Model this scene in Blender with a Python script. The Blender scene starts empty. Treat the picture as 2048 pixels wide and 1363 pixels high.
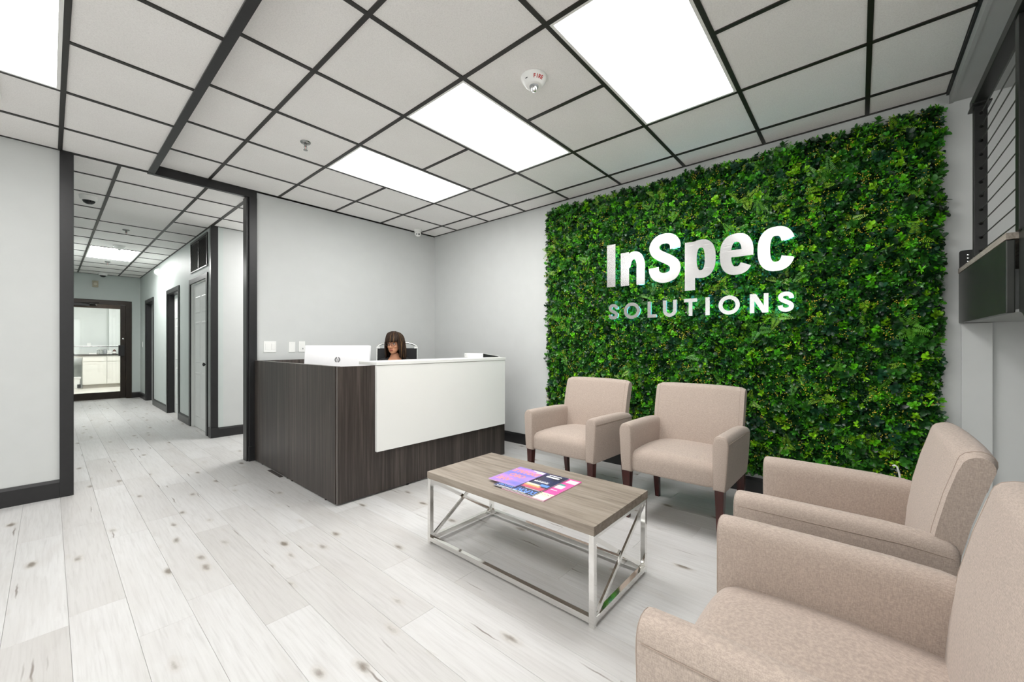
import bpy, bmesh, math, random
import numpy as np
from mathutils import Vector, Matrix

random.seed(7)
RNG = np.random.default_rng(11)
SC = bpy.context.scene
COL = SC.collection
PI = math.pi

# ------------------------------------------------------------------ camera
YAW = 0.8570206
cam_d = bpy.data.cameras.new('camera')
cam_d.sensor_width = 36.0
cam_d.lens = 801.365 / 2048 * 36.0
cam_d.shift_y = 7.81 / 2048
cam_d.clip_start = 0.02
cam = bpy.data.objects.new('camera', cam_d)
COL.objects.link(cam)
cam.location = (0, 0, 1.19)
cam.rotation_euler = (PI / 2, 0, -YAW)
SC.camera = cam

# ------------------------------------------------------------------ world, exposure
wd = bpy.data.worlds.new('world')
SC.world = wd
wd.use_nodes = True
wd.node_tree.nodes['Background'].inputs[0].default_value = (1.0, 0.985, 0.97, 1)
wd.node_tree.nodes['Background'].inputs[1].default_value = 1.7
SC.view_settings.view_transform = 'Standard'
SC.view_settings.look = 'None'
SC.view_settings.gamma = 1.0
SC.view_settings.use_curve_mapping = False
SC.view_settings.exposure = 0.60
SC.cycles.use_denoising = True
SC.cycles.diffuse_bounces = 6
SC.cycles.adaptive_threshold = 0.03
PANEL = 9.5          # emission of the ceiling light diffusers
PANEL_HALL = 17.0
PANEL_KITCHEN = 20.0


# ------------------------------------------------------------------ materials
def nodes_of(name):
    m = bpy.data.materials.new(name)
    m.use_nodes = True
    nt = m.node_tree
    b = nt.nodes['Principled BSDF']
    return m, nt, b


def N(nt, t, **kw):
    n = nt.nodes.new(t)
    for k, v in kw.items():
        setattr(n, k, v)
    return n


def L(nt, a, b):
    nt.links.new(a, b)


def ramp(nt, fac, stops):
    r = N(nt, 'ShaderNodeValToRGB')
    e = r.color_ramp.elements
    while len(e) < len(stops):
        e.new(0.5)
    for el, (p, c) in zip(e, stops):
        el.position = p
        el.color = c if len(c) == 4 else (*c, 1)
    if fac is not None:
        L(nt, fac, r.inputs[0])
    return r


def coords(nt, scale=(1, 1, 1), kind='Object', offset=None):
    tc = N(nt, 'ShaderNodeTexCoord')
    mp = N(nt, 'ShaderNodeMapping')
    mp.inputs['Scale'].default_value = scale
    L(nt, tc.outputs[kind], mp.inputs[0])
    if offset is not None:
        L(nt, offset, mp.inputs[1])
    return mp.outputs[0]


def noise(nt, vec, scale=5, detail=4, rough=0.55, dist=0.0):
    n = N(nt, 'ShaderNodeTexNoise')
    n.inputs['Scale'].default_value = scale
    n.inputs['Detail'].default_value = detail
    n.inputs['Roughness'].default_value = rough
    n.inputs['Distortion'].default_value = dist
    L(nt, vec, n.inputs['Vector'])
    return n.outputs['Fac']


def mixc(nt, fac, a, b, mode='MIX'):
    m = N(nt, 'ShaderNodeMix', data_type='RGBA', blend_type=mode)
    for sock, v in ((m.inputs[0], fac), (m.inputs[6], a), (m.inputs[7], b)):
        if isinstance(v, (int, float)):
            sock.default_value = v
        elif isinstance(v, tuple):
            sock.default_value = v if len(v) == 4 else (*v, 1)
        else:
            L(nt, v, sock)
    return m.outputs[2]


def math_n(nt, op, a, b=0.0):
    m = N(nt, 'ShaderNodeMath', operation=op)
    for i, v in enumerate((a, b)):
        if isinstance(v, (int, float)):
            m.inputs[i].default_value = v
        else:
            L(nt, v, m.inputs[i])
    return m.outputs[0]


def bump(nt, b, h, strength=0.2, dist=0.01):
    bp = N(nt, 'ShaderNodeBump')
    bp.inputs['Strength'].default_value = strength
    bp.inputs['Distance'].default_value = dist
    L(nt, h, bp.inputs['Height'])
    L(nt, bp.outputs[0], b.inputs['Normal'])


def mat_plain(name, col, rough=0.5, metal=0.0, grain=0.04, gscale=40, spec=0.5, bmp=0.0):
    """colour with a faint procedural mottling and optional fine relief"""
    m, nt, b = nodes_of(name)
    v = coords(nt)
    n = noise(nt, v, gscale, 3)
    lo = tuple(max(0, c * (1 - grain)) for c in col)
    hi = tuple(min(1, c * (1 + grain)) for c in col)
    r = ramp(nt, n, [(0.3, lo), (0.7, hi)])
    L(nt, r.outputs[0], b.inputs['Base Color'])
    b.inputs['Roughness'].default_value = rough
    b.inputs['Metallic'].default_value = metal
    b.inputs['Specular IOR Level'].default_value = spec
    if bmp:
        bump(nt, b, n, bmp, 0.002)
    return m


def mat_emit(name, col, strength):
    m, nt, b = nodes_of(name)
    b.inputs['Base Color'].default_value = (0.9, 0.9, 0.9, 1)
    b.inputs['Emission Color'].default_value = (*col, 1)
    b.inputs['Emission Strength'].default_value = strength
    return m


def mat_metal(name, col, rough, brush=None):
    m, nt, b = nodes_of(name)
    b.inputs['Base Color'].default_value = (*col, 1)
    b.inputs['Metallic'].default_value = 1.0
    b.inputs['Roughness'].default_value = rough
    if brush:
        n = noise(nt, coords(nt, brush), 1.0, 3)
        r = ramp(nt, n, [(0.2, (rough * 0.75,) * 3), (0.8, (rough * 1.25,) * 3)])
        L(nt, r.outputs[0], b.inputs['Roughness'])
        bump(nt, b, n, 0.012, 0.0005)
    return m


def mat_plank():
    m, nt, b = nodes_of('plank_floor')
    oi = N(nt, 'ShaderNodeObjectInfo')
    off = N(nt, 'ShaderNodeCombineXYZ')
    L(nt, math_n(nt, 'MULTIPLY', oi.outputs['Random'], 37.0), off.inputs[0])
    L(nt, math_n(nt, 'MULTIPLY', oi.outputs['Random'], 91.0), off.inputs[1])
    o = off.outputs[0]
    grain = noise(nt, coords(nt, (26, 1.3, 1), offset=o), 3.0, 7, 0.62, 0.5)
    broad = noise(nt, coords(nt, (6, 1.5, 1), offset=o), 1.0, 3, 0.5, 0.7)
    c = ramp(nt, grain, [(0.25, (0.495, 0.486, 0.48)), (0.5, (0.585, 0.58, 0.575)), (0.75, (0.625, 0.622, 0.618))]).outputs[0]
    c = mixc(nt, math_n(nt, 'MULTIPLY', ramp(nt, broad, [(0.45, (0, 0, 0)), (0.75, (1, 1, 1))]).outputs[0], 0.40), c, (0.485, 0.465, 0.445))
    # every plank has a tone of its own
    tone = ramp(nt, oi.outputs['Random'], [(0.0, (0.86, 0.845, 0.83)), (0.35, (0.96, 0.955, 0.95)), (1.0, (1.0, 1.0, 1.0))]).outputs[0]
    c = mixc(nt, 1.0, c, tone, 'MULTIPLY')
    # knots
    vo = N(nt, 'ShaderNodeTexVoronoi')
    vo.inputs['Scale'].default_value = 1.0
    vo.inputs['Randomness'].default_value = 1.0
    wob = noise(nt, coords(nt, (30, 12, 1), offset=o), 1.0, 4)
    L(nt, coords(nt, (9.5, 4.0, 1), offset=o), vo.inputs['Vector'])
    kd = math_n(nt, 'ADD', vo.outputs['Distance'], math_n(nt, 'MULTIPLY', math_n(nt, 'SUBTRACT', wob, 0.5), 0.28))
    sep = N(nt, 'ShaderNodeSeparateColor')
    L(nt, vo.outputs['Color'], sep.inputs[0])
    pick = ramp(nt, sep.outputs[0], [(0.34, (0, 0, 0)), (0.39, (1, 1, 1))]).outputs[0]
    k1 = ramp(nt, kd, [(0.07, (1, 1, 1)), (0.19, (0, 0, 0))]).outputs[0]
    k2 = ramp(nt, kd, [(0.05, (1, 1, 1)), (0.30, (0, 0, 0))]).outputs[0]
    c = mixc(nt, math_n(nt, 'MULTIPLY', math_n(nt, 'MULTIPLY', k2, pick), 0.65), c, (0.42, 0.38, 0.33))
    c = mixc(nt, math_n(nt, 'MULTIPLY', math_n(nt, 'MULTIPLY', k1, pick), 0.85), c, (0.15, 0.125, 0.10))
    # long fine cracks
    cv = N(nt, 'ShaderNodeTexVoronoi')
    cv.inputs['Scale'].default_value = 1.0
    wob2 = noise(nt, coords(nt, (3, 9, 1), offset=o), 1.0, 2)
    sh = N(nt, 'ShaderNodeCombineXYZ')
    L(nt, math_n(nt, 'MULTIPLY', wob2, 0.9), sh.inputs[0])
    va = N(nt, 'ShaderNodeVectorMath', operation='ADD')
    L(nt, coords(nt, (46, 2.3, 1), offset=o), va.inputs[0])
    L(nt, sh.outputs[0], va.inputs[1])
    L(nt, va.outputs[0], cv.inputs['Vector'])
    cs = N(nt, 'ShaderNodeSeparateColor')
    L(nt, cv.outputs['Color'], cs.inputs[0])
    cpick = ramp(nt, cs.outputs[1], [(0.88, (0, 0, 0)), (0.89, (1, 1, 1))]).outputs[0]
    cline = ramp(nt, cv.outputs['Distance'], [(0.10, (1, 1, 1)), (0.24, (0, 0, 0))]).outputs[0]
    c = mixc(nt, math_n(nt, 'MULTIPLY', math_n(nt, 'MULTIPLY', cline, cpick), 0.8), c, (0.15, 0.12, 0.10))
    L(nt, c, b.inputs['Base Color'])
    b.inputs['Roughness'].default_value = 0.42
    b.inputs['Specular IOR Level'].default_value = 0.35
    bump(nt, b, grain, 0.06, 0.002)
    return m


def mat_wood(name, dark, mid, light, stretch, rough=0.45, detail=6):
    m, nt, b = nodes_of(name)
    g = noise(nt, coords(nt, stretch), 1.0, detail, 0.65, 0.25)
    g2 = noise(nt, coords(nt, tuple(s * 0.23 for s in stretch)), 1.0, 3, 0.5, 0.8)
    f = math_n(nt, 'ADD', math_n(nt, 'MULTIPLY', g, 0.65), math_n(nt, 'MULTIPLY', g2, 0.35))
    c = ramp(nt, f, [(0.33, dark), (0.5, mid), (0.66, light)]).outputs[0]
    L(nt, c, b.inputs['Base Color'])
    b.inputs['Roughness'].default_value = rough
    bump(nt, b, g, 0.08, 0.002)
    return m


def mat_fabric(name, col):
    m, nt, b = nodes_of(name)
    hz = noise(nt, coords(nt, (120, 120, 760)), 1.0, 1, 0.4)
    vt = noise(nt, coords(nt, (680, 680, 120)), 1.0, 1, 0.4)
    f = math_n(nt, 'ADD', math_n(nt, 'MULTIPLY', hz, 0.5), math_n(nt, 'MULTIPLY', vt, 0.5))
    lo = tuple(c * 0.84 for c in col)
    hi = tuple(min(1, c * 1.17) for c in col)
    c = ramp(nt, f, [(0.36, lo), (0.5, col), (0.64, hi)]).outputs[0]
    wash = noise(nt, coords(nt, (5, 5, 5)), 1.0, 3)
    c = mixc(nt, 1.0, c, ramp(nt, wash, [(0.3, (0.98, 0.975, 0.97)), (0.7, (1.01, 1.005, 1.0))]).outputs[0], 'MULTIPLY')
    L(nt, c, b.inputs['Base Color'])
    b.inputs['Roughness'].default_value = 0.85
    b.inputs['Specular IOR Level'].default_value = 0.2
    b.inputs['Sheen Weight'].default_value = 0.15
    bump(nt, b, f, 0.25, 0.0012)
    return m


def mat_leaf(name):
    m, nt, b = nodes_of(name)
    at = N(nt, 'ShaderNodeAttribute', attribute_name='tint')
    n = noise(nt, coords(nt), 60, 2)
    c = mixc(nt, 1.0, at.outputs['Color'], ramp(nt, n, [(0.3, (0.8, 0.8, 0.8)), (0.7, (1.15, 1.15, 1.1))]).outputs[0], 'MULTIPLY')
    L(nt, c, b.inputs['Base Color'])
    b.inputs['Roughness'].default_value = 0.30
    b.inputs['Specular IOR Level'].default_value = 0.45
    return m


def mat_glass(name):
    m, nt, b = nodes_of(name)
    b.inputs['Base Color'].default_value = (0.93, 0.97, 0.96, 1)
    b.inputs['Roughness'].default_value = 0.02
    b.inputs['Transmission Weight'].default_value = 1.0
    b.inputs['IOR'].default_value = 1.01
    return m


def mat_tile():
    m, nt, b = nodes_of('ceiling_tile')
    v = coords(nt)
    f = noise(nt, v, 160, 3, 0.7)
    g = noise(nt, v, 1.6, 3)
    c = ramp(nt, f, [(0.30, (0.80, 0.785, 0.77)), (0.55, (0.895, 0.88, 0.865)), (0.8, (0.91, 0.895, 0.88))]).outputs[0]
    c = mixc(nt, 1.0, c, ramp(nt, g, [(0.3, (0.96, 0.955, 0.95)), (0.7, (1, 1, 1))]).outputs[0], 'MULTIPLY')
    L(nt, c, b.inputs['Base Color'])
    b.inputs['Roughness'].default_value = 0.95
    b.inputs['Specular IOR Level'].default_value = 0.1
    bump(nt, b, f, 0.25, 0.003)
    return m


M = {}
M['plank'] = mat_plank()
M['subfloor'] = mat_plain('subfloor', (0.40, 0.38, 0.36), 0.8)
M['wall'] = mat_plain('wall_paint', (0.57, 0.582, 0.575), 0.6, grain=0.015, gscale=6, spec=0.3)
M['wall_hall'] = mat_plain('hall_paint', (0.53, 0.575, 0.56), 0.5, grain=0.015, gscale=6, spec=0.4)
M['soffit'] = mat_plain('soffit_paint', (0.40, 0.41, 0.405), 0.6, grain=0.02, gscale=9, spec=0.3)
M['kitchen_wall'] = mat_plain('kitchen_paint', (0.62, 0.65, 0.64), 0.6, grain=0.015, gscale=6)
M['tile'] = mat_tile()
M['bar'] = mat_plain('grid_bar_bronze', (0.014, 0.012, 0.010), 0.45, grain=0.12)
M['trim'] = mat_plain('charcoal_trim', (0.012, 0.0115, 0.0125), 0.38, grain=0.12, gscale=25)
M['diffuser'] = mat_emit('light_diffuser', (1.0, 0.99, 0.975), PANEL)
M['diffuser_hall'] = mat_emit('light_diffuser_hall', (1.0, 0.985, 0.965), PANEL_HALL)
M['diffuser_kitchen'] = mat_emit('light_diffuser_kitchen', (1.0, 0.985, 0.965), PANEL_KITCHEN)
M['white_metal'] = mat_plain('white_enamel', (0.82, 0.82, 0.80), 0.4, grain=0.01)
M['white_plastic'] = mat_plain('white_plastic', (0.84, 0.84, 0.82), 0.35, grain=0.01)
M['desk_wood'] = mat_wood('desk_laminate', (0.012, 0.008, 0.0065), (0.040, 0.031, 0.027), (0.10, 0.080, 0.069), (60, 60, 1.3), 0.42)
M['desk_edge'] = mat_plain('desk_edge_band', (0.16, 0.145, 0.135), 0.4)
M['desk_white'] = mat_plain('desk_white', (0.87, 0.87, 0.845), 0.3, grain=0.006, gscale=3)
M['table_wood'] = mat_wood('table_oak', (0.125, 0.098, 0.074), (0.255, 0.212, 0.172), (0.34, 0.292, 0.242), (42, 3.0, 42), 0.55)
M['chrome'] = mat_metal('chrome', (0.86, 0.85, 0.83), 0.07)
M['dark_chrome'] = mat_metal('dark_chrome', (0.32, 0.33, 0.32), 0.18)
M['steel'] = mat_metal('brushed_steel', (0.62, 0.612, 0.61), 0.24, (8, 8, 220))
M['fabric'] = mat_fabric('taupe_linen', (0.415, 0.342, 0.296))
M['seam'] = mat_plain('seam_thread', (0.34, 0.27, 0.225), 0.9)
M['leg_wood'] = mat_wood('mahogany_leg', (0.020, 0.004, 0.003), (0.045, 0.008, 0.006), (0.075, 0.014, 0.010), (60, 60, 5), 0.3)
M['leaf'] = mat_leaf('leaf_green')
M['panel_back'] = mat_plain('plant_panel_grid', (0.006, 0.012, 0.006), 0.8)
M['berry'] = mat_plain('berry_yellow', (0.62, 0.50, 0.05), 0.45, grain=0.2)
M['led'] = mat_emit('led_backlight', (0.10, 0.75, 0.95), 5.0)
M['black'] = mat_plain('black_plastic', (0.012, 0.012, 0.013), 0.4, grain=0.1)
M['black_mesh'] = mat_plain('black_mesh_cloth', (0.010, 0.010, 0.011), 0.75, grain=0.2, gscale=220)
M['dark_metal'] = mat_plain('dark_steel_plate', (0.007, 0.007, 0.0065), 0.38, grain=0.25, gscale=7)
M['stringer'] = mat_plain('mill_steel_plate', (0.034, 0.036, 0.032), 0.36, 0.3, grain=0.25, gscale=4)
M['deck_wood'] = mat_wood('deck_plywood', (0.17, 0.145, 0.12), (0.30, 0.265, 0.225), (0.42, 0.38, 0.33), (6, 90, 90), 0.7)
M['cable'] = mat_plain('steel_cable', (0.10, 0.10, 0.095), 0.4, 0.6)
M['bronze'] = mat_plain('dark_bronze', (0.022, 0.015, 0.010), 0.4, 0.3, grain=0.2, gscale=12)
M['bronze_light'] = mat_plain('brown_bronze', (0.055, 0.035, 0.022), 0.4, 0.3, grain=0.2, gscale=12)
M['glass'] = mat_glass('door_glass')
m_, nt_, b_ = nodes_of('window_pane')
tr_ = N(nt_, 'ShaderNodeBsdfTransparent')
tr_.inputs[0].default_value = (0.92, 0.94, 0.93, 1)
gs_ = N(nt_, 'ShaderNodeBsdfGlossy')
gs_.inputs['Roughness'].default_value = 0.03
mx_ = N(nt_, 'ShaderNodeMixShader')
mx_.inputs[0].default_value = 0.06
L(nt_, tr_.outputs[0], mx_.inputs[1])
L(nt_, gs_.outputs[0], mx_.inputs[2])
L(nt_, mx_.outputs[0], nt_.nodes['Material Output'].inputs[0])
M['clear_pane'] = m_
M['glass'] = m_
M['door_white'] = mat_plain('door_white_paint', (0.78, 0.79, 0.78), 0.4, grain=0.01)
M['cabinet'] = mat_plain('cabinet_cream', (0.78, 0.76, 0.71), 0.45, grain=0.01)
M['counter'] = mat_plain('counter_dark', (0.03, 0.028, 0.026), 0.3, grain=0.3)
M['toe_kick'] = mat_plain('toe_kick', (0.42, 0.39, 0.34), 0.6)
M['grey_plastic'] = mat_plain('grey_plastic', (0.30, 0.31, 0.32), 0.4)
M['vinyl'] = mat_plain('kitchen_vinyl', (0.62, 0.59, 0.54), 0.4, grain=0.08, gscale=5)
M['red'] = mat_plain('red_print', (0.42, 0.02, 0.015), 0.5)
M['lens'] = mat_plain('camera_lens', (0.004, 0.004, 0.005), 0.08)
M['clear'] = mat_metal('strobe_lens', (0.75, 0.75, 0.74), 0.18)
M['louvre'] = mat_plain('louvre_grey', (0.085, 0.082, 0.078), 0.4)
M['beige'] = mat_plain('beige_plastic', (0.40, 0.36, 0.26), 0.5)
M['beige_light'] = mat_plain('beige_grille', (0.58, 0.55, 0.45), 0.5)
M['paper'] = mat_plain('paper', (0.80, 0.79, 0.77), 0.7, grain=0.01)
M['brown_glass'] = mat_plain('brown_glass', (0.07, 0.018, 0.010), 0.15)
M['skin'] = mat_plain('skin', (0.62, 0.29, 0.165), 0.5, grain=0.05, gscale=14)
M['lip'] = mat_plain('lip', (0.40, 0.115, 0.085), 0.45)
M['eye_white'] = mat_plain('eye_white', (0.70, 0.68, 0.66), 0.2)
M['iris'] = mat_plain('iris', (0.03, 0.02, 0.015), 0.15)
M['hair'] = mat_plain('hair_brown', (0.022, 0.010, 0.005), 0.5, grain=0.4, gscale=70, spec=0.25)
M['hair_light'] = mat_plain('hair_highlight', (0.13, 0.072, 0.030), 0.5, grain=0.3, gscale=70, spec=0.25)
M['top_black'] = mat_plain('black_knit', (0.010, 0.009, 0.010), 0.8, grain=0.3, gscale=90)
M['trousers'] = mat_plain('dark_trousers', (0.016, 0.016, 0.020), 0.85, grain=0.2)
M['shoe'] = mat_plain('black_shoe', (0.010, 0.010, 0.010), 0.35)
M['monitor'] = mat_plain('monitor_white', (0.78, 0.775, 0.79), 0.35, grain=0.008)
M['screen'] = mat_emit('screen_glow', (0.55, 0.65, 0.8), 0.6)
M['logo'] = mat_plain('logo_grey', (0.16, 0.16, 0.165), 0.3)
M['cord_white'] = mat_plain('cord_white', (0.78, 0.78, 0.75), 0.5)


# ------------------------------------------------------------------ geometry helpers
class MB:
    """collects shapes in world (or thing-local) coordinates for one mesh"""

    def __init__(self):
        self.v = []
        self.f = []

    def add(self, verts, faces):
        o = len(self.v)
        self.v += [tuple(p) for p in verts]
        self.f += [tuple(i + o for i in f) for f in faces]
        return self

    def box(self, x0, x1, y0, y1, z0, z1, bev=0.0):
        if x0 > x1: x0, x1 = x1, x0
        if y0 > y1: y0, y1 = y1, y0
        if z0 > z1: z0, z1 = z1, z0
        if bev <= 0:
            v = [(x, y, z) for x in (x0, x1) for y in (y0, y1) for z in (z0, z1)]
            f = [(0, 1, 3, 2), (4, 6, 7, 5), (0, 4, 5, 1), (2, 3, 7, 6), (0, 2, 6, 4), (1, 5, 7, 3)]
            return self.add(v, f)
        bm = bmesh.new()
        bmesh.ops.create_cube(bm, size=1.0)
        for p in bm.verts:
            p.co = Vector(((x0 + x1) / 2 + p.co.x * (x1 - x0), (y0 + y1) / 2 + p.co.y * (y1 - y0), (z0 + z1) / 2 + p.co.z * (z1 - z0)))
        b = min(bev, 0.49 * min(x1 - x0, y1 - y0, z1 - z0))
        bmesh.ops.bevel(bm, geom=list(bm.edges), offset=b, segments=2, affect='EDGES', profile=0.6)
        return self.bm(bm)

    def bm(self, bm, mat=None):
        bm.verts.index_update()
        v = [(mat @ p.co) if mat else p.co.copy() for p in bm.verts]
        f = [[p.index for p in fc.verts] for fc in bm.faces]
        bm.free()
        return self.add(v, f)

    def tube(self, pts, r, n=8, closed=False):
        pts = [Vector(p) for p in pts]
        rs = r if isinstance(r, (list, tuple)) else [r] * len(pts)
        m = len(pts)
        rings = []
        up = None
        for i, p in enumerate(pts):
            a = pts[(i - 1) % m] if (i > 0 or closed) else p
            b = pts[(i + 1) % m] if (i < m - 1 or closed) else p
            t = (b - a)
            t = t.normalized() if t.length > 1e-9 else Vector((0, 0, 1))
            if up is None:
                up = Vector((0, 0, 1)) if abs(t.z) < 0.9 else Vector((1, 0, 0))
            s = t.cross(up)
            if s.length < 1e-6:
                s = t.cross(Vector((0.3, 0.9, 0.1)))
            s.normalize()
            up = s.cross(t).normalized()
            rings.append([p + (s * math.cos(2 * PI * k / n) + up * math.sin(2 * PI * k / n)) * rs[i] for k in range(n)])
        return self.loft(rings, closed)

    def loft(self, rings, closed=False, caps=True):
        n = len(rings[0])
        v = [p for r in rings for p in r]
        f = []
        m = len(rings)
        for i in range(m if closed else m - 1):
            a, b = i * n, ((i + 1) % m) * n
            for k in range(n):
                k2 = (k + 1) % n
                f.append((a + k, a + k2, b + k2, b + k))
        if caps and not closed:
            f.append(tuple(range(n - 1, -1, -1)))
            f.append(tuple((m - 1) * n + k for k in range(n)))
        return self.add(v, f)

    def bar(self, p, q, w, h=None, up=(0, 0, 1)):
        """square bar from p to q"""
        h = h or w
        p, q = Vector(p), Vector(q)
        t = (q - p).normalized()
        u = Vector(up)
        if abs(t.dot(u)) > 0.98:
            u = Vector((1, 0, 0))
        s = t.cross(u).normalized()
        u = s.cross(t).normalized()
        ring = lambda c: [c + s * w / 2 * a + u * h / 2 * b for a, b in ((-1, -1), (1, -1), (1, 1), (-1, 1))]
        return self.loft([ring(p), ring(q)])

    def lathe(self, prof, n=24, c=(0, 0, 0), axis='z'):
        """profile (r, h) turned about an axis through c"""
        rings = []
        for r, h in prof:
            ring = []
            for k in range(n):
                a = 2 * PI * k / n
                x, y = r * math.cos(a), r * math.sin(a)
                if axis == 'z':
                    q = (c[0] + x, c[1] + y, c[2] + h)
                elif axis == 'x':
                    q = (c[0] + h, c[1] + x, c[2] + y)
                else:
                    q = (c[0] + x, c[1] + h, c[2] + y)
                ring.append(q)
            rings.append(ring)
        return self.loft(rings)

    def prism(self, poly, axis, a, b):
        """polygon of 2D points swept along one axis from a to b"""
        def P(p, t):
            return {'x': (t, p[0], p[1]), 'y': (p[0], t, p[1]), 'z': (p[0], p[1], t)}[axis]
        return self.loft([[P(p, a) for p in poly], [P(p, b) for p in poly]])

    def ellipsoid(self, c, r, nu=20, nv=12):
        rings = []
        for j in range(nv + 1):
            t = PI * min(max(j / nv, 0.004), 0.996)
            rings.append([(c[0] + r[0] * math.sin(t) * math.cos(2 * PI * k / nu), c[1] + r[1] * math.sin(t) * math.sin(2 * PI * k / nu), c[2] + r[2] * math.cos(t)) for k in range(nu)])
        return self.loft(rings)

    def move(self, mat):
        self.v = [tuple(mat @ Vector(p)) for p in self.v]
        return self

    def mesh(self, name, off=(0, 0, 0)):
        me = bpy.data.meshes.new(name)
        me.from_pydata([(p[0] - off[0], p[1] - off[1], p[2] - off[2]) for p in self.v], [], self.f)
        bm = bmesh.new()
        bm.from_mesh(me)
        bmesh.ops.recalc_face_normals(bm, faces=bm.faces)
        bm.to_mesh(me)
        bm.free()
        return me


def world_off(o):
    v = Vector((0, 0, 0))
    while o is not None:
        v += o.location
        o = o.parent
    return v


def finish(o, label=None, cat=None, group=None, kind=None):
    if label: o['label'] = label
    if cat: o['category'] = cat
    if group: o['group'] = group
    if kind: o['kind'] = kind
    return o


def part(name, mb, mat, parent=None, smooth=None, origin=None, **kw):
    """link one mesh object; its vertices are given in world coordinates"""
    off = world_off(parent)
    loc = Vector((0, 0, 0))
    if parent is None:
        if origin is None:
            xs = np.array(mb.v)
            origin = ((xs[:, 0].min() + xs[:, 0].max()) / 2, (xs[:, 1].min() + xs[:, 1].max()) / 2, xs[:, 2].min())
        loc = Vector(origin)
    elif origin is not None:
        loc = Vector(origin) - off
    me = mb.mesh(name, off + loc)
    me.materials.append(M[mat] if isinstance(mat, str) else mat)
    if smooth is not None:
        me.polygons.foreach_set('use_smooth', [True] * len(me.polygons))
        if smooth < 180:
            me.set_sharp_from_angle(angle=math.radians(smooth))
    o = bpy.data.objects.new(name, me)
    COL.objects.link(o)
    o.parent = parent
    o.location = loc
    return finish(o, **kw)


def thing(name, label, cat, loc=(0, 0, 0), group=None):
    o = bpy.data.objects.new(name, None)
    o.empty_display_size = 0.1
    COL.objects.link(o)
    o.location = loc
    return finish(o, label, cat, group)


def copy_tree(o, parent=None):
    c = o.copy()
    COL.objects.link(c)
    c.parent = parent
    for ch in list(o.children):
        copy_tree(ch, c)
    return c


def struct(name, mb, mat, parent=None, **kw):
    return part(name, mb, mat, parent, kind=None if parent else 'structure', **kw)


def baked(o_tmp, name):
    """mesh of a temporary object with modifiers / a font curve evaluated"""
    COL.objects.link(o_tmp)
    dg = bpy.context.evaluated_depsgraph_get()
    dg.update()
    me = bpy.data.meshes.new_from_object(o_tmp.evaluated_get(dg))
    me.name = name
    COL.objects.unlink(o_tmp)
    return me


def text_mb(body, size, depth=0.0004, bold=0.0, spacing=1.0):
    """lettering as geometry in the XY plane, centred, facing +Z"""
    cu = bpy.data.curves.new('lettering', 'FONT')
    cu.body = body
    cu.size = size
    cu.extrude = depth
    cu.offset = bold
    cu.space_character = spacing
    cu.resolution_u = 3
    cu.align_x = 'CENTER'
    cu.align_y = 'CENTER'
    o = bpy.data.objects.new('lettering', cu)
    me = baked(o, 'lettering')
    mb = MB()
    mb.add([v.co.copy() for v in me.vertices], [list(p.vertices) for p in me.polygons])
    bpy.data.objects.remove(o)
    bpy.data.meshes.remove(me)
    return mb


def wpart(name, mb, mat, parent, mtx, **kw):
    mb.move(mtx)
    return part(name, mb, mat, parent, **kw)


def rrect(x0, x1, y0, y1, r, n=4):
    pts = []
    for cx, cy, a0 in ((x1 - r, y1 - r, 0), (x0 + r, y1 - r, PI / 2), (x0 + r, y0 + r, PI), (x1 - r, y0 + r, 1.5 * PI)):
        for k in range(n + 1):
            a = a0 + PI / 2 * k / n
            pts.append((cx + r * math.cos(a), cy + r * math.sin(a)))
    return pts


# ------------------------------------------------------------------ key dimensions (metres, camera over the origin)
XG = 3.72       # wall with the plants
YB = 4.73       # wall behind the desk
ZC = 2.779      # ceiling over the seating area
ZL = 2.71       # lower ceiling: entrance side and hall
YS = -0.43      # edge of the soffit by the stair
XH = 1.36       # right wall of the hall
YE = 12.4       # end wall of the hall
G = 0.6096      # ceiling grid

# ------------------------------------------------------------------ floor
floor = struct('floor', MB().box(-3.2, 3.9, -3.2, YE + 0.06, -0.12, -0.008), 'subfloor')
PW, PL, PG = 0.182, 1.262, 0.0007
plank_cache = {}


def plank(x0, x1, y0, y1):
    key = (round(x1 - x0, 3), round(y1 - y0, 3))
    w, l = x1 - x0 - PG, y1 - y0 - PG
    if key not in plank_cache:
        b = 0.0007
        v, f = [], []
        for dx, z in ((0, -0.0085), (0, -b), (b, 0.0)):
            v += [(-w / 2 + dx, -l / 2 + dx, z), (w / 2 - dx, -l / 2 + dx, z), (w / 2 - dx, l / 2 - dx, z), (-w / 2 + dx, l / 2 - dx, z)]
        for r in (0, 4):
            for k in range(4):
                f.append((r + k, r + (k + 1) % 4, r + 4 + (k + 1) % 4, r + 4 + k))
        f.append((8, 9, 10, 11))
        me = bpy.data.meshes.new('plank')
        me.from_pydata(v, [], f)
        me.materials.append(M['plank'])
        plank_cache[key] = me
    o = bpy.data.objects.new('plank', plank_cache[key])
    COL.objects.link(o)
    o.parent = floor
    o.location = Vector(((x0 + x1) / 2, (y0 + y1) / 2, 0)) - world_off(floor)


known = {-1: 2.535, 1: 2.217, 3: 1.905, 4: 2.203, 6: 1.90, 0: 1.35, 2: 1.10, 5: 2.72}
row_rng = random.Random(5)
for k in range(-10, 21):
    x0 = 0.055 + PW * k
    x1 = min(x0 + PW, XG)
    if x1 - x0 < 0.02:
        continue
    ph = known.get(k, row_rng.random() * PL)
    ylo = -1.25
    if x1 <= 0.06:
        yhi = YB
    elif x0 < XH + 0.01:
        yhi = YE
    elif x0 < 1.95:
        yhi = 6.25
    else:
        yhi = YB
    j = math.floor((ylo - ph) / PL)
    while ph + j * PL < yhi:
        a, b = max(ylo, ph + j * PL), min(yhi, ph + (j + 1) * PL)
        if b - a > 0.02:
            plank(x0, x1, a, b)
        j += 1

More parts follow.
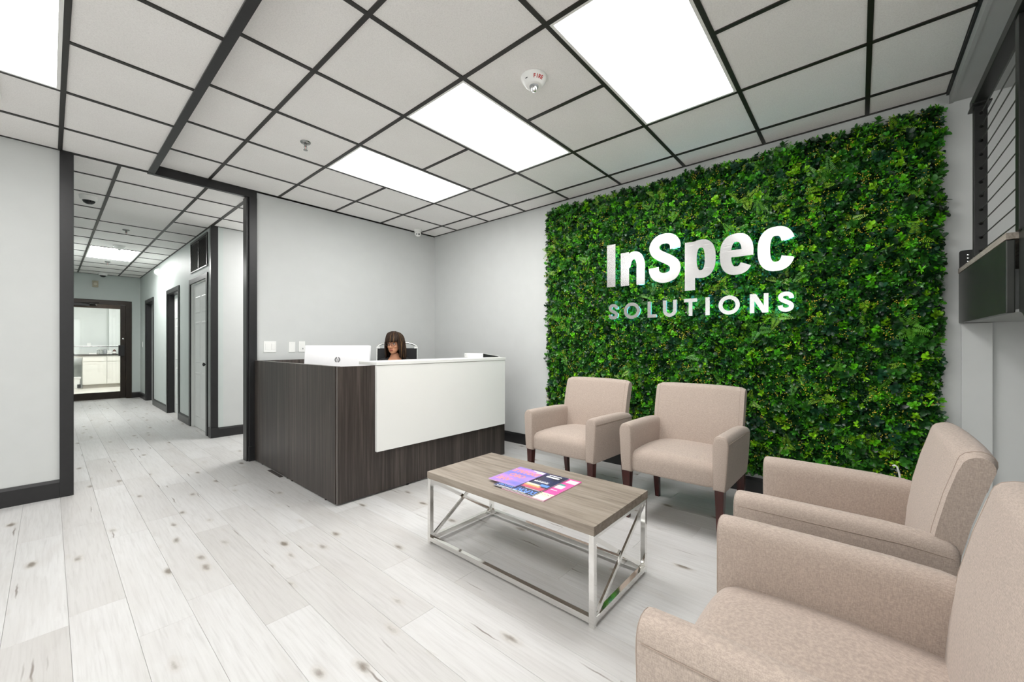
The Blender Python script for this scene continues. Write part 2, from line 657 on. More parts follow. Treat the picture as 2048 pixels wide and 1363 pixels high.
# ------------------------------------------------------------------ walls
T = 0.12
struct('wall_right', MB().box(XG, XG + T, -3.2, 6.37, 0, ZC + 0.1), 'wall')
wall_back = struct('wall_back', MB().box(1.395, XG, YB, YB + T, 0, ZC + 0.1), 'wall')
struct('wall_left', MB().box(-3.2, 0.060, YB, YB + T, 0, ZC + 0.1), 'wall')
RX0, RX1 = -2.8, 1.0
struct('wall_rear', MB().box(-3.2, RX0, -3.2, -3.08, 0, ZC + 0.1).box(RX1, XG, -3.2, -3.08, 0, ZC + 0.1).box(RX0, RX1, -3.2, -3.08, 0, 0.25).box(RX0, RX1, -3.2, -3.08, 2.45, ZC + 0.1), 'wall')
added_win2 = struct('added_window_2', MB().box(RX0, RX1, -3.19, -3.09, 0.25, 0.30).box(RX0, RX1, -3.19, -3.09, 2.40, 2.45), 'trim')  # unseen window, added so daylight fills the desk front and back wall
for k in range(4):
    xk = RX0 + (RX1 - RX0 - 0.05) * k / 3
    part('mullion', MB().box(xk, xk + 0.05, -3.19, -3.09, 0.30, 2.40), 'trim', added_win2)
    if k < 3:
        part('pane', MB().box(xk + 0.05, xk + (RX1 - RX0 - 0.05) / 3, -3.143, -3.137, 0.30, 2.40), 'clear_pane', added_win2)
WY0, WY1, WZ0, WZ1 = -2.6, 3.6, 0.25, 2.45
struct('wall_entrance', MB().box(-3.32, -3.2, -3.2, WY0, 0, ZC + 0.1).box(-3.32, -3.2, WY1, YB + T, 0, ZC + 0.1).box(-3.32, -3.2, WY0, WY1, 0, WZ0).box(-3.32, -3.2, WY0, WY1, WZ1, ZC + 0.1), 'wall')
added_win = struct('added_window_1', MB().box(-3.31, -3.21, WY0, WY1, WZ0, WZ0 + 0.05).box(-3.31, -3.21, WY0, WY1, WZ1 - 0.05, WZ1), 'trim')  # added window behind the view; fill light for walls, ceiling and letters
for k in range(5):
    yk = WY0 + (WY1 - WY0 - 0.05) * k / 4
    part('mullion', MB().box(-3.31, -3.21, yk, yk + 0.05, WZ0 + 0.05, WZ1 - 0.05), 'trim', added_win)
    if k < 4:
        part('pane', MB().box(-3.263, -3.257, yk + 0.05, yk + (WY1 - WY0 - 0.05) / 4, WZ0 + 0.05, WZ1 - 0.05), 'clear_pane', added_win)
struct('wall_hall_left', MB().box(-0.07, 0.05, YB + T, YE, 0, ZC + 0.1), 'wall_hall')
struct('wall_corridor', MB().box(XH + 0.12, XG, 6.25, 6.37, 0, ZC + 0.1), 'wall')
doors = [(6.50, 7.40), (8.25, 9.14), (10.66, 11.54)]   # openings in the right wall of the hall
mb = MB()
y = 6.25
for a, b in doors:
    mb.box(XH, XH + T, y, a, 0, ZC + 0.1)
    mb.box(XH, XH + T, a, b, 2.07, ZC + 0.1)
    y = b
mb.box(XH, XH + T, y, YE, 0, ZC + 0.1)
struct('wall_hall_right', mb, 'wall_hall')
DX0, DX1, DZ = 0.16, 1.125, 2.08          # glazed door opening in the end wall
mb = MB()
mb.box(-0.07, DX0, YE, YE + T, 0, ZC + 0.1)
mb.box(DX1, XH + T, YE, YE + T, 0, ZC + 0.1)
mb.box(DX0, DX1, YE, YE + T, DZ, ZC + 0.1)
struct('wall_hall_end', mb, 'wall_hall')

# trims: posts of the opening, header, baseboards
post = MB().box(0.052, 0.127, YB - 0.022, YB + T + 0.02, 0, ZL, 0.003)
struct('trim_1', post, 'trim')
mb = MB().box(1.337, 1.408, YB - 0.022, YB + 0.001, 0, 2.705, 0.003)
mb.box(1.318, 1.395, YB + 0.001, YB + T - 0.012, 0, 2.705)
mb.box(1.328, 1.40, YB + T - 0.012, YB + T + 0.02, 0, 2.705, 0.003)
mb.box(1.332, 1.412, YB - 0.028, YB - 0.001, 0, 0.15, 0.003)
struct('trim_2', mb, 'trim')
mb = MB().box(0.566, 1.408, YB - 0.012, YB + 0.030, 2.702, ZC + 0.02)
struct('trim_3', mb, 'trim')
mb = MB().box(0.127, 0.566, YB - 0.001, YB + 0.008, ZL - 0.003, ZL + 0.05)
struct('trim_4', mb, 'trim')
# charcoal guard on the hall corner
mb = MB().box(XH - 0.014, XH + 0.062, 6.236, 6.25, 0.13, ZL)
mb.box(XH - 0.014, XH, 6.25, 6.302, 0.13, ZL)
mb.box(XH - 0.018, XH + 0.066, 6.228, 6.25, 0, 0.13)
mb.box(XH - 0.018, XH, 6.25, 6.36, 0, 0.13)
struct('trim_5', mb, 'trim')


def base(name, axis, plane, a, b, side, h=0.125, t=0.016):
    """baseboard with a bevelled top: axis it runs along, wall plane, extent, side it stands out to"""
    poly = [(plane, 0), (plane + side * t, 0), (plane + side * t, h - 0.022), (plane + side * t * 0.45, h), (plane, h)]
    mb = MB()
    if axis == 'x':
        mb.prism(poly, 'x', a, b)
    else:
        mb.loft([[(p[0], t_, p[1]) for p in poly] for t_ in (a, b)])
    struct(name, mb, 'trim')


base('baseboard_left', 'x', YB, -3.2, 0.055, -1, 0.14)
base('baseboard_back', 'x', YB, 1.41, XG, -1)
base('baseboard_right', 'y', XG, -3.0, YB, -1)
base('baseboard_hall_1', 'y', XH, 7.48, 8.17, -1)
base('baseboard_hall_2', 'y', XH, 9.22, 10.58, -1)
base('baseboard_hall_3', 'y', XH, 11.62, YE, -1)
base('baseboard_hall_end', 'x', YE, 1.215, XH, -1)
base('baseboard_corridor', 'x', 6.25, XH + 0.066, XG, -1)


# ------------------------------------------------------------------ ceilings: tiles, grid bars
def ceiling_grid(root, z, xs, ys, skip_cell, skip_bar_x, merge=()):
    """tiles between the grid lines xs, ys; bars along every line"""
    cache = {}
    off = world_off(root)
    W, E_ = 0.024, 0.015
    for i in range(len(xs) - 1):
        j = 0
        while j < len(ys) - 1:
            span = 2 if (i, j) in merge else 1
            if not skip_cell(i, j):
                w, l = xs[i + 1] - xs[i] - 0.014, ys[j + span] - ys[j] - 0.014
                key = (round(w, 3), round(l, 3))
                if key not in cache:
                    b = MB().box(-w / 2, w / 2, -l / 2, l / 2, 0.005, 0.018)
                    me = b.mesh('ceiling_tile')
                    me.materials.append(M['tile'])
                    cache[key] = me
                o = bpy.data.objects.new('ceiling_tile', cache[key])
                COL.objects.link(o)
                o.parent = root
                o.location = Vector(((xs[i] + xs[i + 1]) / 2, (ys[j] + ys[j + span]) / 2, z)) - off
            j += span
    for i, x in enumerate(xs):
        w0, w1 = (0, E_) if i == 0 else ((-E_, 0) if i == len(xs) - 1 else (-W / 2, W / 2))
        seg = []
        for j in range(len(ys) - 1):
            if skip_bar_x(i, j):
                continue
            if seg and abs(seg[-1][1] - ys[j]) < 1e-6:
                seg[-1][1] = ys[j + 1]
            else:
                seg.append([ys[j], ys[j + 1]])
        for a, b in seg:
            part('grid_bar', MB().box(x + w0, x + w1, a, b, z - 0.001, z + 0.02), 'bar', root)
    for j, yv in enumerate(ys):
        w0, w1 = (0, E_) if j == 0 else ((-E_, 0) if j == len(ys) - 1 else (-W / 2, W / 2))
        seg = []
        for i in range(len(xs) - 1):
            inside = any((i, jj) in merge and j == jj + 1 for jj in range(len(ys))) or (skip_cell(i, j) and skip_cell(i, j - 1))
            if inside:
                continue
            if seg and abs(seg[-1][1] - xs[i]) < 1e-6:
                seg[-1][1] = xs[i + 1]
            else:
                seg.append([xs[i], xs[i + 1]])
        for a, b in seg:
            part('grid_bar', MB().box(a, b, yv + w0, yv + w1, z - 0.0005, z + 0.02), 'bar', root)


ceil_main = struct('ceiling', MB().box(0.612, XG, YS, YB, ZC + 0.06, ZC + 0.1), 'soffit')
XS = [0.612, 1.0064, 1.616, 2.2256, 2.8352, 3.4448, XG]
YSs = [YS] + [1.1772 + G * i for i in range(-2, 6)] + [YB]
lit = {(3, 2), (4, 2), (3, 4), (4, 4), (3, 6), (4, 6)}
lit = {(i - 1, j) for i, j in lit}        # cells X 1.616-2.835
ceiling_grid(ceil_main, ZC, XS, YSs, lambda i, j: (i, j) in lit,
             lambda i, j: i == 3 and (2, j) in lit)

ceil_low = struct('ceiling_entrance', MB().box(-3.2, 0.600, -3.08, YB, ZL + 0.06, ZL + 0.1), 'soffit')
XL = [-3.2, -2.9932, -2.3836, -1.774, -1.1644, -0.5548, 0.0548, 0.590]
YL = [-3.08] + [1.1772 + G * i for i in range(-6, 6)] + [YB]
lit_l = {(5, 9), (5, 10), (5, 5), (5, 6), (2, 5), (2, 6)}
ceiling_grid(ceil_low, ZL, XL, YL, lambda i, j: (i, j) in lit_l, lambda i, j: False)
# dark angle that closes the step between the two ceilings
struct('trim_6', MB().box(0.566, 0.612, YS - 0.4, YB - 0.012, ZL - 0.006, ZL + 0.012).box(0.598, 0.612, YS - 0.4, YB - 0.012, ZL, ZC + 0.02), 'trim')

ceil_stair = struct('ceiling_stair', MB().box(0.612, XG, -3.08, YS, ZL + 0.005, ZC + 0.1), 'soffit')
struct('trim_7', MB().box(0.612, XG, YS, YS + 0.012, ZC - 0.012, ZC + 0.01), 'trim')
struct('trim_8', MB().box(0.612, XG, YS - 0.018, YS, ZL + 0.0, ZL + 0.03), 'soffit')

ceil_hall = struct('ceiling_hall', MB().box(-0.07, XG, YB, YE, ZL + 0.06, ZL + 0.1), 'soffit')
XHs = [0.05, 0.390, 0.9996, XH]
YH = [YB + 0.008] + [5.205 + 0.6116 * i for i in range(0, 12)] + [YE]
lit_h = {(1, 7), (1, 8)}
ceiling_grid(ceil_hall, ZL, XHs, YH, lambda i, j: (i, j) in lit_h, lambda i, j: False, merge={(1, 2)})
XC = [XH, 1.966, 2.575, 3.185, XG]
YC = [YB + T, 5.205, 5.8166, 6.25]
lit_c = {(1, 1), (2, 1)}
ceil_cor = struct('ceiling_corridor', MB().box(XH, XG, YB + T, 6.25, ZL + 0.05, ZL + 0.058), 'soffit')
ceiling_grid(ceil_cor, ZL, XC, YC, lambda i, j: (i, j) in lit_c, lambda i, j: i == 2 and j == 1)


# ------------------------------------------------------------------ ceiling lights
def ceiling_light(x0, x1, y0, y1, z, label, mat='diffuser', group='recessed ceiling light panels'):
    t = thing('ceiling_light', label, 'ceiling light', ((x0 + x1) / 2, (y0 + y1) / 2, z), group)
    a, w = 0.012, 0.016
    X0, X1, Y0, Y1 = x0 + a, x1 - a, y0 + a, y1 - a
    fr = MB()
    fr.box(X0, X1, Y0, Y0 + w, z - 0.0005, z + 0.03).box(X0, X1, Y1 - w, Y1, z - 0.0005, z + 0.03)
    fr.box(X0, X0 + w, Y0 + w, Y1 - w, z - 0.0005, z + 0.03).box(X1 - w, X1, Y0 + w, Y1 - w, z - 0.0005, z + 0.03)
    part('frame', fr, 'white_metal', t)
    part('diffuser', MB().box(X0 + w, X1 - w, Y0 + w, Y1 - w, z + 0.006, z + 0.022), mat, t)


ceiling_light(1.616, 2.8352, 0.5676, 1.1772, ZC, 'long glowing ceiling panel nearest the camera, above the coffee table')
ceiling_light(1.616, 2.8352, 1.7868, 2.3964, ZC, 'glowing ceiling panel between the other two over the seating side')
ceiling_light(1.616, 2.8352, 3.006, 3.6156, ZC, 'glowing ceiling panel nearest the wall behind the desk')
ceiling_light(-0.5548, 0.0548, 2.3964, 3.6156, ZL, 'glowing ceiling panel cut by the upper left corner of the picture')
for x, y0, lab in ((-0.5548, -0.042, 'added fill light panel in the ceiling right over the camera, out of the picture'),
                   (-2.3836, -0.042, 'added fill light panel in the ceiling by the added window left of the camera, out of the picture')):
    ceiling_light(x, x + G, y0, y0 + 2 * G, ZL, lab)  # unseen panels, added to brighten the room
ceiling_light(0.390, 0.9996, YH[7], YH[9], ZL, 'small glowing ceiling panel far down the hall', 'diffuser_hall')
ceiling_light(1.966, 3.185, 5.205, 5.8166, ZL, 'added unseen fill light panel in the side corridor behind the desk wall', 'diffuser_hall')  # out of view, added to light the corridor

# ------------------------------------------------------------------ plant wall
PY0, PY1, PZ0, PZ1 = -0.365, 2.645, 0.195, 2.675
pw = thing('greenery_panel', 'tall panel of dense artificial greenery covering the wall behind the armchairs', 'plant wall', (XG, (PY0 + PY1) / 2, PZ0))
ny, nz = 6, 5
for iy in range(ny):
    for iz in range(nz):
        y0 = PY0 + (PY1 - PY0) * iy / ny
        z0 = PZ0 + (PZ1 - PZ0) * iz / nz
        part('backing_panel', MB().box(XG - 0.022, XG - 0.006, y0 + 0.002, y0 + (PY1 - PY0) / ny - 0.002, z0 + 0.002, z0 + (PZ1 - PZ0) / nz - 0.002), 'panel_back', pw)


LV = 10       # vertices of one leaf


def leaf_template(length, width, fold=0.25, droop=0.25):
    """one cupped leaf along +Y in its own frame: 10 vertices, 10 triangles"""
    w = width / 2
    d = -droop * length
    v = np.array([(0, 0, 0), (-w * 0.78, 0.22, fold * w), (w * 0.78, 0.22, fold * w), (-w, 0.56, fold * w + d * 0.06), (w, 0.56, fold * w + d * 0.06),
                  (-w * 0.62, 0.86, fold * w * 0.5 + d * 0.30), (w * 0.62, 0.86, fold * w * 0.5 + d * 0.30), (0, 1.0, d * 0.5), (0, 0.3, 0), (0, 0.64, d * 0.12)], float)
    v[:, 1] *= length
    f = np.array([(0, 8, 1), (0, 2, 8), (1, 8, 9), (1, 9, 3), (8, 2, 4), (8, 4, 9), (3, 9, 5), (9, 4, 6), (5, 9, 7), (9, 6, 7)])
    return v, f


def frame_rot(n, spin):
    """rotation matrices whose local Z goes along the directions n, spun about it"""
    n = n / np.linalg.norm(n, axis=1, keepdims=True)
    ref = np.where(np.abs(n[:, 2:3]) < 0.9, np.array([[0, 0, 1.0]]), np.array([[0, 1.0, 0]]))
    a = np.cross(ref, n)
    a /= np.linalg.norm(a, axis=1, keepdims=True)
    b = np.cross(n, a)
    c, s = np.cos(spin)[:, None], np.sin(spin)[:, None]
    x = a * c + b * s
    yv = -a * s + b * c
    return np.stack([x, yv, n], axis=2)


def sprig(leaves):
    """template of several leaves: list of (pos, azimuth, elevation, length, width, roll)"""
    V, F = [], []
    o = 0
    for (p, az, el, ln, wd_, rl) in leaves:
        v, f = leaf_template(ln, wd_)
        R = Matrix.Rotation(az, 3, 'Z') @ Matrix.Rotation(el, 3, 'X') @ Matrix.Rotation(rl, 3, 'Y')
        v = v @ np.array(R).T + np.array(p)  # unseen lamps, added to make the kitchen bright
        V.append(v)
        F.append(f + o)
        o += len(v)
    return np.concatenate(V), np.concatenate(F)


r_ = random.Random(3)


def make_box_sprig(big=1.0):
    lv = []
    for tier, (h, n, el) in enumerate(((0.004, 4, 0.25), (0.016, 4, 0.55), (0.028, 3, 0.95))):
        for k in range(n):
            az = 2 * PI * (k + 0.5 * tier) / n + r_.uniform(-0.3, 0.3)
            ln = r_.uniform(0.030, 0.040) * big * (1 - 0.12 * tier)
            lv.append(((0, 0, h * big), az, el + r_.uniform(-0.2, 0.2), ln, ln * r_.uniform(0.58, 0.74), r_.uniform(-0.4, 0.4)))
    return sprig(lv)


def make_lance_sprig():
    lv = []
    for k in range(9):
        az = r_.uniform(0, 2 * PI)
        ln = r_.uniform(0.038, 0.058)
        lv.append(((0, 0, r_.uniform(0, 0.015)), az, r_.uniform(0.3, 1.1), ln, ln * r_.uniform(0.20, 0.28), r_.uniform(-0.3, 0.3)))
    return sprig(lv)


def make_fern():
    """flat frond along +Y with paired leaflets"""
    lv = []
    n = 9
    for k in range(n):
        t = k / (n - 1)
        ln = 0.030 * (1 - 0.75 * t) + 0.004
        for s in (-1, 1):
            lv.append(((0, 0.012 + 0.078 * t, 0.004 * math.sin(t * 3)), s * -1.05, 0.12, ln, 0.009 * (1 - 0.5 * t), 0.0))
    lv.append(((0, 0.088, 0), 0, 0.05, 0.016, 0.007, 0))
    return sprig(lv)


def scatter(templates, pos, nrm, spin, scale, tints, jitter=0.22):
    """merge many scattered copies of sprig templates; returns verts, faces, per-corner-vertex tint"""
    V, F, C = [], [], []
    o = 0
    pick = RNG.integers(0, len(templates), len(pos))
    for ti, (tv, tf) in enumerate(templates):
        sel = np.where(pick == ti)[0]
        if not len(sel):
            continue
        R = frame_rot(nrm[sel], spin[sel])
        v = np.einsum('nij,kj->nki', R, tv) * scale[sel][:, None, None] + pos[sel][:, None, :]
        nl = len(tv) // LV
        leafvar = 1 + jitter * RNG.standard_normal((len(sel), nl))
        c = tints[sel][:, None, :] * np.clip(np.repeat(leafvar, LV, axis=1), 0.35, 1.9)[:, :, None]
        V.append(v.reshape(-1, 3))
        C.append(c.reshape(-1, 3))
        f = tf[None] + (np.arange(len(sel)) * len(tv))[:, None, None] + o
        F.append(f.reshape(-1, 3))
        o += len(sel) * len(tv)
    return np.concatenate(V), np.concatenate(F), np.concatenate(C)


def tri_mesh(name, V, F, C=None, mat=None):
    me = bpy.data.meshes.new(name)
    me.vertices.add(len(V))
    me.vertices.foreach_set('co', V.astype(np.float32).ravel())
    me.loops.add(len(F) * 3)
    me.loops.foreach_set('vertex_index', F.astype(np.int32).ravel())
    me.polygons.add(len(F))
    me.polygons.foreach_set('loop_start', np.arange(0, len(F) * 3, 3, dtype=np.int32))
    me.update(calc_edges=True)
    if C is not None:
        ca = me.color_attributes.new('tint', 'FLOAT_COLOR', 'POINT')
        ca.data.foreach_set('color', np.concatenate([np.clip(C, 0, 1), np.ones((len(C), 1))], 1).astype(np.float32).ravel())
    if mat:
        me.materials.append(mat)
    return me


def jitter_grid(step, y0=PY0, y1=PY1, z0=PZ0, z1=PZ1):
    ys = np.arange(y0, y1, step)
    zs = np.arange(z0, z1, step)
    Y, Z = np.meshgrid(ys, zs)
    Y = Y.ravel() + RNG.uniform(-0.5, 0.5, Y.size) * step * 1.3
    Z = Z.ravel() + RNG.uniform(-0.5, 0.5, Z.size) * step * 1.3
    return np.clip(Y, y0 - 0.005, y1 + 0.005), np.clip(Z, z0 - 0.005, z1 + 0.005)


def outward(Y, Z, spread):
    n = np.stack([-np.ones_like(Y), RNG.normal(0, spread, Y.size), RNG.normal(0, spread, Y.size) + 0.15], 1)
    # splay outwards along the rim
    rim = 0.06
    n[:, 1] += 0.9 * np.clip(1 - (PY1 - Y) / rim, 0, 1) - 0.9 * np.clip(1 - (Y - PY0) / rim, 0, 1)
    n[:, 2] += 0.7 * np.clip(1 - (PZ1 - Z) / rim, 0, 1) - 0.9 * np.clip(1 - (Z - PZ0) / rim, 0, 1)
    return n


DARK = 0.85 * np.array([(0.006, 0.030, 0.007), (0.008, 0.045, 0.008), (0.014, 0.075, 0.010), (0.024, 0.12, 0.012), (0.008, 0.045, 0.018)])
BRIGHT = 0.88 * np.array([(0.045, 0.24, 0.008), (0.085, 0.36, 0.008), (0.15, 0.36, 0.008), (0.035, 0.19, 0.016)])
sets = []
box_t = [make_box_sprig() for _ in range(4)]
lan_t = [(v_ * 0.86, f_) for v_, f_ in (make_lance_sprig() for _ in range(3))]
big_t = [make_box_sprig(1.45) for _ in range(2)]
# deep layer, then an uneven outer layer
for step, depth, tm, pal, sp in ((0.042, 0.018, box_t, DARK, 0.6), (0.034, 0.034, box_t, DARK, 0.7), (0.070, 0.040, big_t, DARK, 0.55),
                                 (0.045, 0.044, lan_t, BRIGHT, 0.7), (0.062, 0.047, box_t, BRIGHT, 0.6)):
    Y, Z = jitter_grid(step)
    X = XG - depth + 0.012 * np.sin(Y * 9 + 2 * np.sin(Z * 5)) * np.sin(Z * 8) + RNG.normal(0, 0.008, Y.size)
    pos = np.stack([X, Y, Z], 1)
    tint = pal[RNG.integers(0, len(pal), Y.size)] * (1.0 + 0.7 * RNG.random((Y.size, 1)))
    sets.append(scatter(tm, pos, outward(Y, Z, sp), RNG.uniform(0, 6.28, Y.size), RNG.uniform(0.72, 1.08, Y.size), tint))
V, F, C = [], [], []
o = 0
for v, f, c in sets:
    V.append(v); F.append(f + o); C.append(c); o += len(v)
V, F, C = np.concatenate(V), np.concatenate(F), np.concatenate(C)
V[:, 0] = np.minimum(V[:, 0], XG - 0.004)
off = np.array(world_off(pw))
fo = bpy.data.objects.new('foliage', tri_mesh('foliage', V - off, F, C, M['leaf']))
COL.objects.link(fo)
fo.parent = pw
fo['kind'] = 'stuff'

# fern fronds: single parts
fern_t = [make_fern() for _ in range(1)]
fern_me = []
for tint in ((0.085, 0.27, 0.018), (0.15, 0.30, 0.016), (0.05, 0.20, 0.016)):
    v, f = fern_t[0]
    var = np.repeat(1 + 0.15 * RNG.standard_normal(len(v) // LV), LV)[:, None]
    fern_me.append(tri_mesh('fern_frond', v, f, np.array(tint)[None] * var, M['leaf']))
cl = RNG.uniform(0, 1, (100, 2))
nf = 0
for cy_, cz_ in cl:
    yc, zc = PY0 + 0.03 + cy_ * (PY1 - PY0 - 0.06), PZ0 + 0.03 + cz_ * (PZ1 - PZ0 - 0.06)
    a0 = RNG.uniform(0, 6.28)
    me = fern_me[int(RNG.integers(0, 3))]
    for k in range(3):
        ob = bpy.data.objects.new('fern_frond', me)
        COL.objects.link(ob)
        ob.parent = pw
        a = a0 + 2.1 * k + RNG.uniform(-0.4, 0.4)
        nrm = Vector((-1, RNG.normal(0, 0.25), RNG.normal(0, 0.25))).normalized()
        q = nrm.to_track_quat('Z', 'Y').to_matrix().to_4x4() @ Matrix.Rotation(a, 4, 'Z') @ Matrix.Rotation(0.35, 4, 'X')
        q.translation = Vector((XG - 0.056 + RNG.normal(0, 0.005), yc, zc)) - Vector(off)
        ob.matrix_local = q @ Matrix.Scale(RNG.uniform(0.85, 1.25), 4)
        nf += 1
# berry sprays
Y, Z = RNG.uniform(PY0, PY1, 620), RNG.uniform(PZ0, PZ1, 620)
oct_v = np.array([(1, 0, 0), (-1, 0, 0), (0, 1, 0), (0, -1, 0), (0, 0, 1), (0, 0, -1)], float) * 0.0044
oct_f = np.array([(0, 2, 4), (2, 1, 4), (1, 3, 4), (3, 0, 4), (2, 0, 5), (1, 2, 5), (3, 1, 5), (0, 3, 5)])
nb = 8
c0 = np.stack([np.full(620, XG - 0.076), Y, Z], 1)
cen = (c0[:, None, :] + RNG.normal(0, 1, (620, nb, 3)) * np.array([0.008, 0.018, 0.018])).reshape(-1, 3)
bv = (cen[:, None, :] + oct_v[None]).reshape(-1, 3)
bf = (oct_f[None] + (np.arange(len(cen)) * 6)[:, None, None]).reshape(-1, 3)
bo = bpy.data.objects.new('berries', tri_mesh('berries', bv - off, bf, None, M['berry']))
COL.objects.link(bo)
bo.parent = pw
bo['kind'] = 'stuff'


# ------------------------------------------------------------------ metal letters on the plant wall
def spline(pts, n=10, closed=False):
    """Catmull-Rom through 2D points"""
    P = [Vector(p) for p in pts]
    m = len(P)
    out = []
    rng = range(m if closed else m - 1)
    for i in rng:
        p1, p2 = P[i], P[(i + 1) % m]
        p0 = P[(i - 1) % m] if (closed or i > 0) else p1 * 2 - p2
        p3 = P[(i + 2) % m] if (closed or i < m - 2) else p2 * 2 - p1
        for k in range(n):
            t = k / n
            out.append(0.5 * ((2 * p1) + (p2 - p0) * t + (2 * p0 - 5 * p1 + 4 * p2 - p3) * t * t + (3 * p1 - p0 - 3 * p2 + p3) * t ** 3))
    if not closed:
        out.append(P[-1])
    return out


def stroke(mb, path, w, x0, x1, closed=False):
    """flat stroke along a path in the (Y, Z) wall plane, thickness from x0 to x1; w may be (sideways, upright) widths"""
    m = len(path)
    rings = []
    for i, p in enumerate(path):
        a = path[(i - 1) % m] if (closed or i > 0) else p
        b = path[(i + 1) % m] if (closed or i < m - 1) else p
        t = (b - a).normalized()
        nrm = Vector((-t.y, t.x))
        if isinstance(w, tuple):      # heavier where the stroke runs upright
            h = (w[0] * abs(nrm.x) ** 1.5 + w[1] * abs(nrm.y) ** 1.5) / (abs(nrm.x) ** 1.5 + abs(nrm.y) ** 1.5) / 2
        else:
            h = w / 2
        A, B = p + nrm * h, p - nrm * h
        rings.append([(x0, A.x, A.y), (x0, B.x, B.y), (x1, B.x, B.y), (x1, A.x, A.y)])
    mb.loft(rings, closed)


LX0, LX1 = XG - 0.128, XG - 0.120


def super_ring(cy, cz, ry, rz, a0, a1, n=40, e=2.5):
    pts = []
    for k in range(n + 1):
        a = a0 + (a1 - a0) * k / n
        c, s = math.cos(a), math.sin(a)
        pts.append(Vector((cy - ry * math.copysign(abs(c) ** (2 / e), c), cz + rz * math.copysign(abs(s) ** (2 / e), s))))
    return pts


def box_path(box, pts):
    yl, yr, z0, z1 = box        # left edge (larger Y), right edge
    return [Vector((yl + (yr - yl) * u, z0 + (z1 - z0) * v)) for u, v in pts]


S_PTS = [(0.84, 0.675), (0.82, 0.78), (0.70, 0.87), (0.5, 0.90), (0.29, 0.865), (0.175, 0.755), (0.215, 0.645), (0.36, 0.56), (0.60, 0.47), (0.79, 0.375), (0.835, 0.26), (0.75, 0.145), (0.5, 0.095), (0.27, 0.14), (0.17, 0.235), (0.155, 0.325)]


def glyph(kind, x0, x1, shrink=0.0):
    mb = MB()
    s = shrink
    def rect(yl, yr, z0, z1):
        mb.box(x0, x1, yr + s, yl - s, z0 + s, z1 - s)
    def st(path, w, closed=False):
        w2 = tuple(a - 2 * s for a in w) if isinstance(w, tuple) else w - 2 * s
        stroke(mb, path, w2, x0, x1, closed)
    if kind == 'I':
        rect(1.874, 1.785, 1.755, 2.166)
    elif kind == 'n':
        rect(1.730, 1.645, 1.751, 2.067)
        x0, x1 = x0 + 0.0006, x1 + 0.0006
        st(spline([(1.672, 1.93), (1.652, 1.995), (1.605, 2.031), (1.557, 2.012), (1.533, 1.95), (1.5325, 1.88), (1.5325, 1.751)], 6), (0.081, 0.072))
    elif kind == 'S':
        st(spline(box_path((1.452, 1.172, 1.746, 2.182), S_PTS), 6), (0.092, 0.088))
    elif kind == 'p':
        rect(1.137, 1.053, 1.656, 2.069)
        x0, x1 = x0 + 0.0006, x1 + 0.0006
        st(super_ring(1.008, 1.9145, 0.074, 0.128, 0, 2 * PI, 48)[:-1], (0.084, 0.068), True)
    elif kind == 'e':
        rect(0.835, 0.622, 1.893, 1.950)
        x0, x1 = x0 + 0.0006, x1 + 0.0006
        st(super_ring(0.741, 1.915, 0.079, 0.131, 0.05, 2 * PI - 0.62, 48), (0.083, 0.068))
    elif kind == 'c':
        st(super_ring(0.4735, 1.9155, 0.080, 0.133, 0.40, 2 * PI - 0.42, 48), (0.083, 0.070))
    return mb


def small_glyph(kind, yl, yr, x0, x1, s=0.0):
    mb = MB()
    z0, z1, w = 1.438, 1.587, 0.031
    def rect(a, b, c, d):
        mb.box(x0, x1, b + s, a - s, c + s, d - s)
    if kind == 'S':
        stroke(mb, spline(box_path((yl, yr, z0, z1), S_PTS), 5), w - 2 * s, x0, x1)
    elif kind == 'O':
        cy, r = (yl + yr) / 2, (yl - yr) / 2 - w / 2
        stroke(mb, super_ring(cy, (z0 + z1) / 2, r, (z1 - z0) / 2 + 0.003 - w / 2, 0, 2 * PI, 36, 2.0)[:-1], w - 2 * s, x0, x1, True)
    elif kind == 'L':
        rect(yl, yl - w, z0, z1)
        x0, x1 = x0 + 0.0006, x1 + 0.0006
        rect(yl - w * 0.5, yr, z0, z0 + 0.030)
    elif kind == 'U':
        c = (yl + yr) / 2
        h = w / 2
        r = (yl - yr) / 2 - h
        pts = [Vector((yl - h, z1))] + [Vector((c + r * math.cos(a), z0 + h + r + -r * math.sin(a))) for a in [PI * k / 12 for k in range(13)]] + [Vector((yr + h, z1))]
        stroke(mb, pts, w - 2 * s, x0, x1)
    elif kind == 'T':
        rect(yl, yr, z1 - 0.030, z1)
        x0, x1 = x0 + 0.0006, x1 + 0.0006
        rect((yl + yr) / 2 + w / 2, (yl + yr) / 2 - w / 2, z0, z1)
    elif kind == 'I':
        rect(yl, yr, z0, z1)
    elif kind == 'N':
        rect(yl, yl - w, z0, z1)
        rect(yr + w, yr, z0, z1)
        x0, x1 = x0 + 0.0006, x1 + 0.0006
        mb.prism([(yl - s, z1 - s), (yl - w - 0.010 + s, z1 - s), (yr + s, z0 + s), (yr + w + 0.010 - s, z0 + s)], 'x', x0, x1)
    return mb


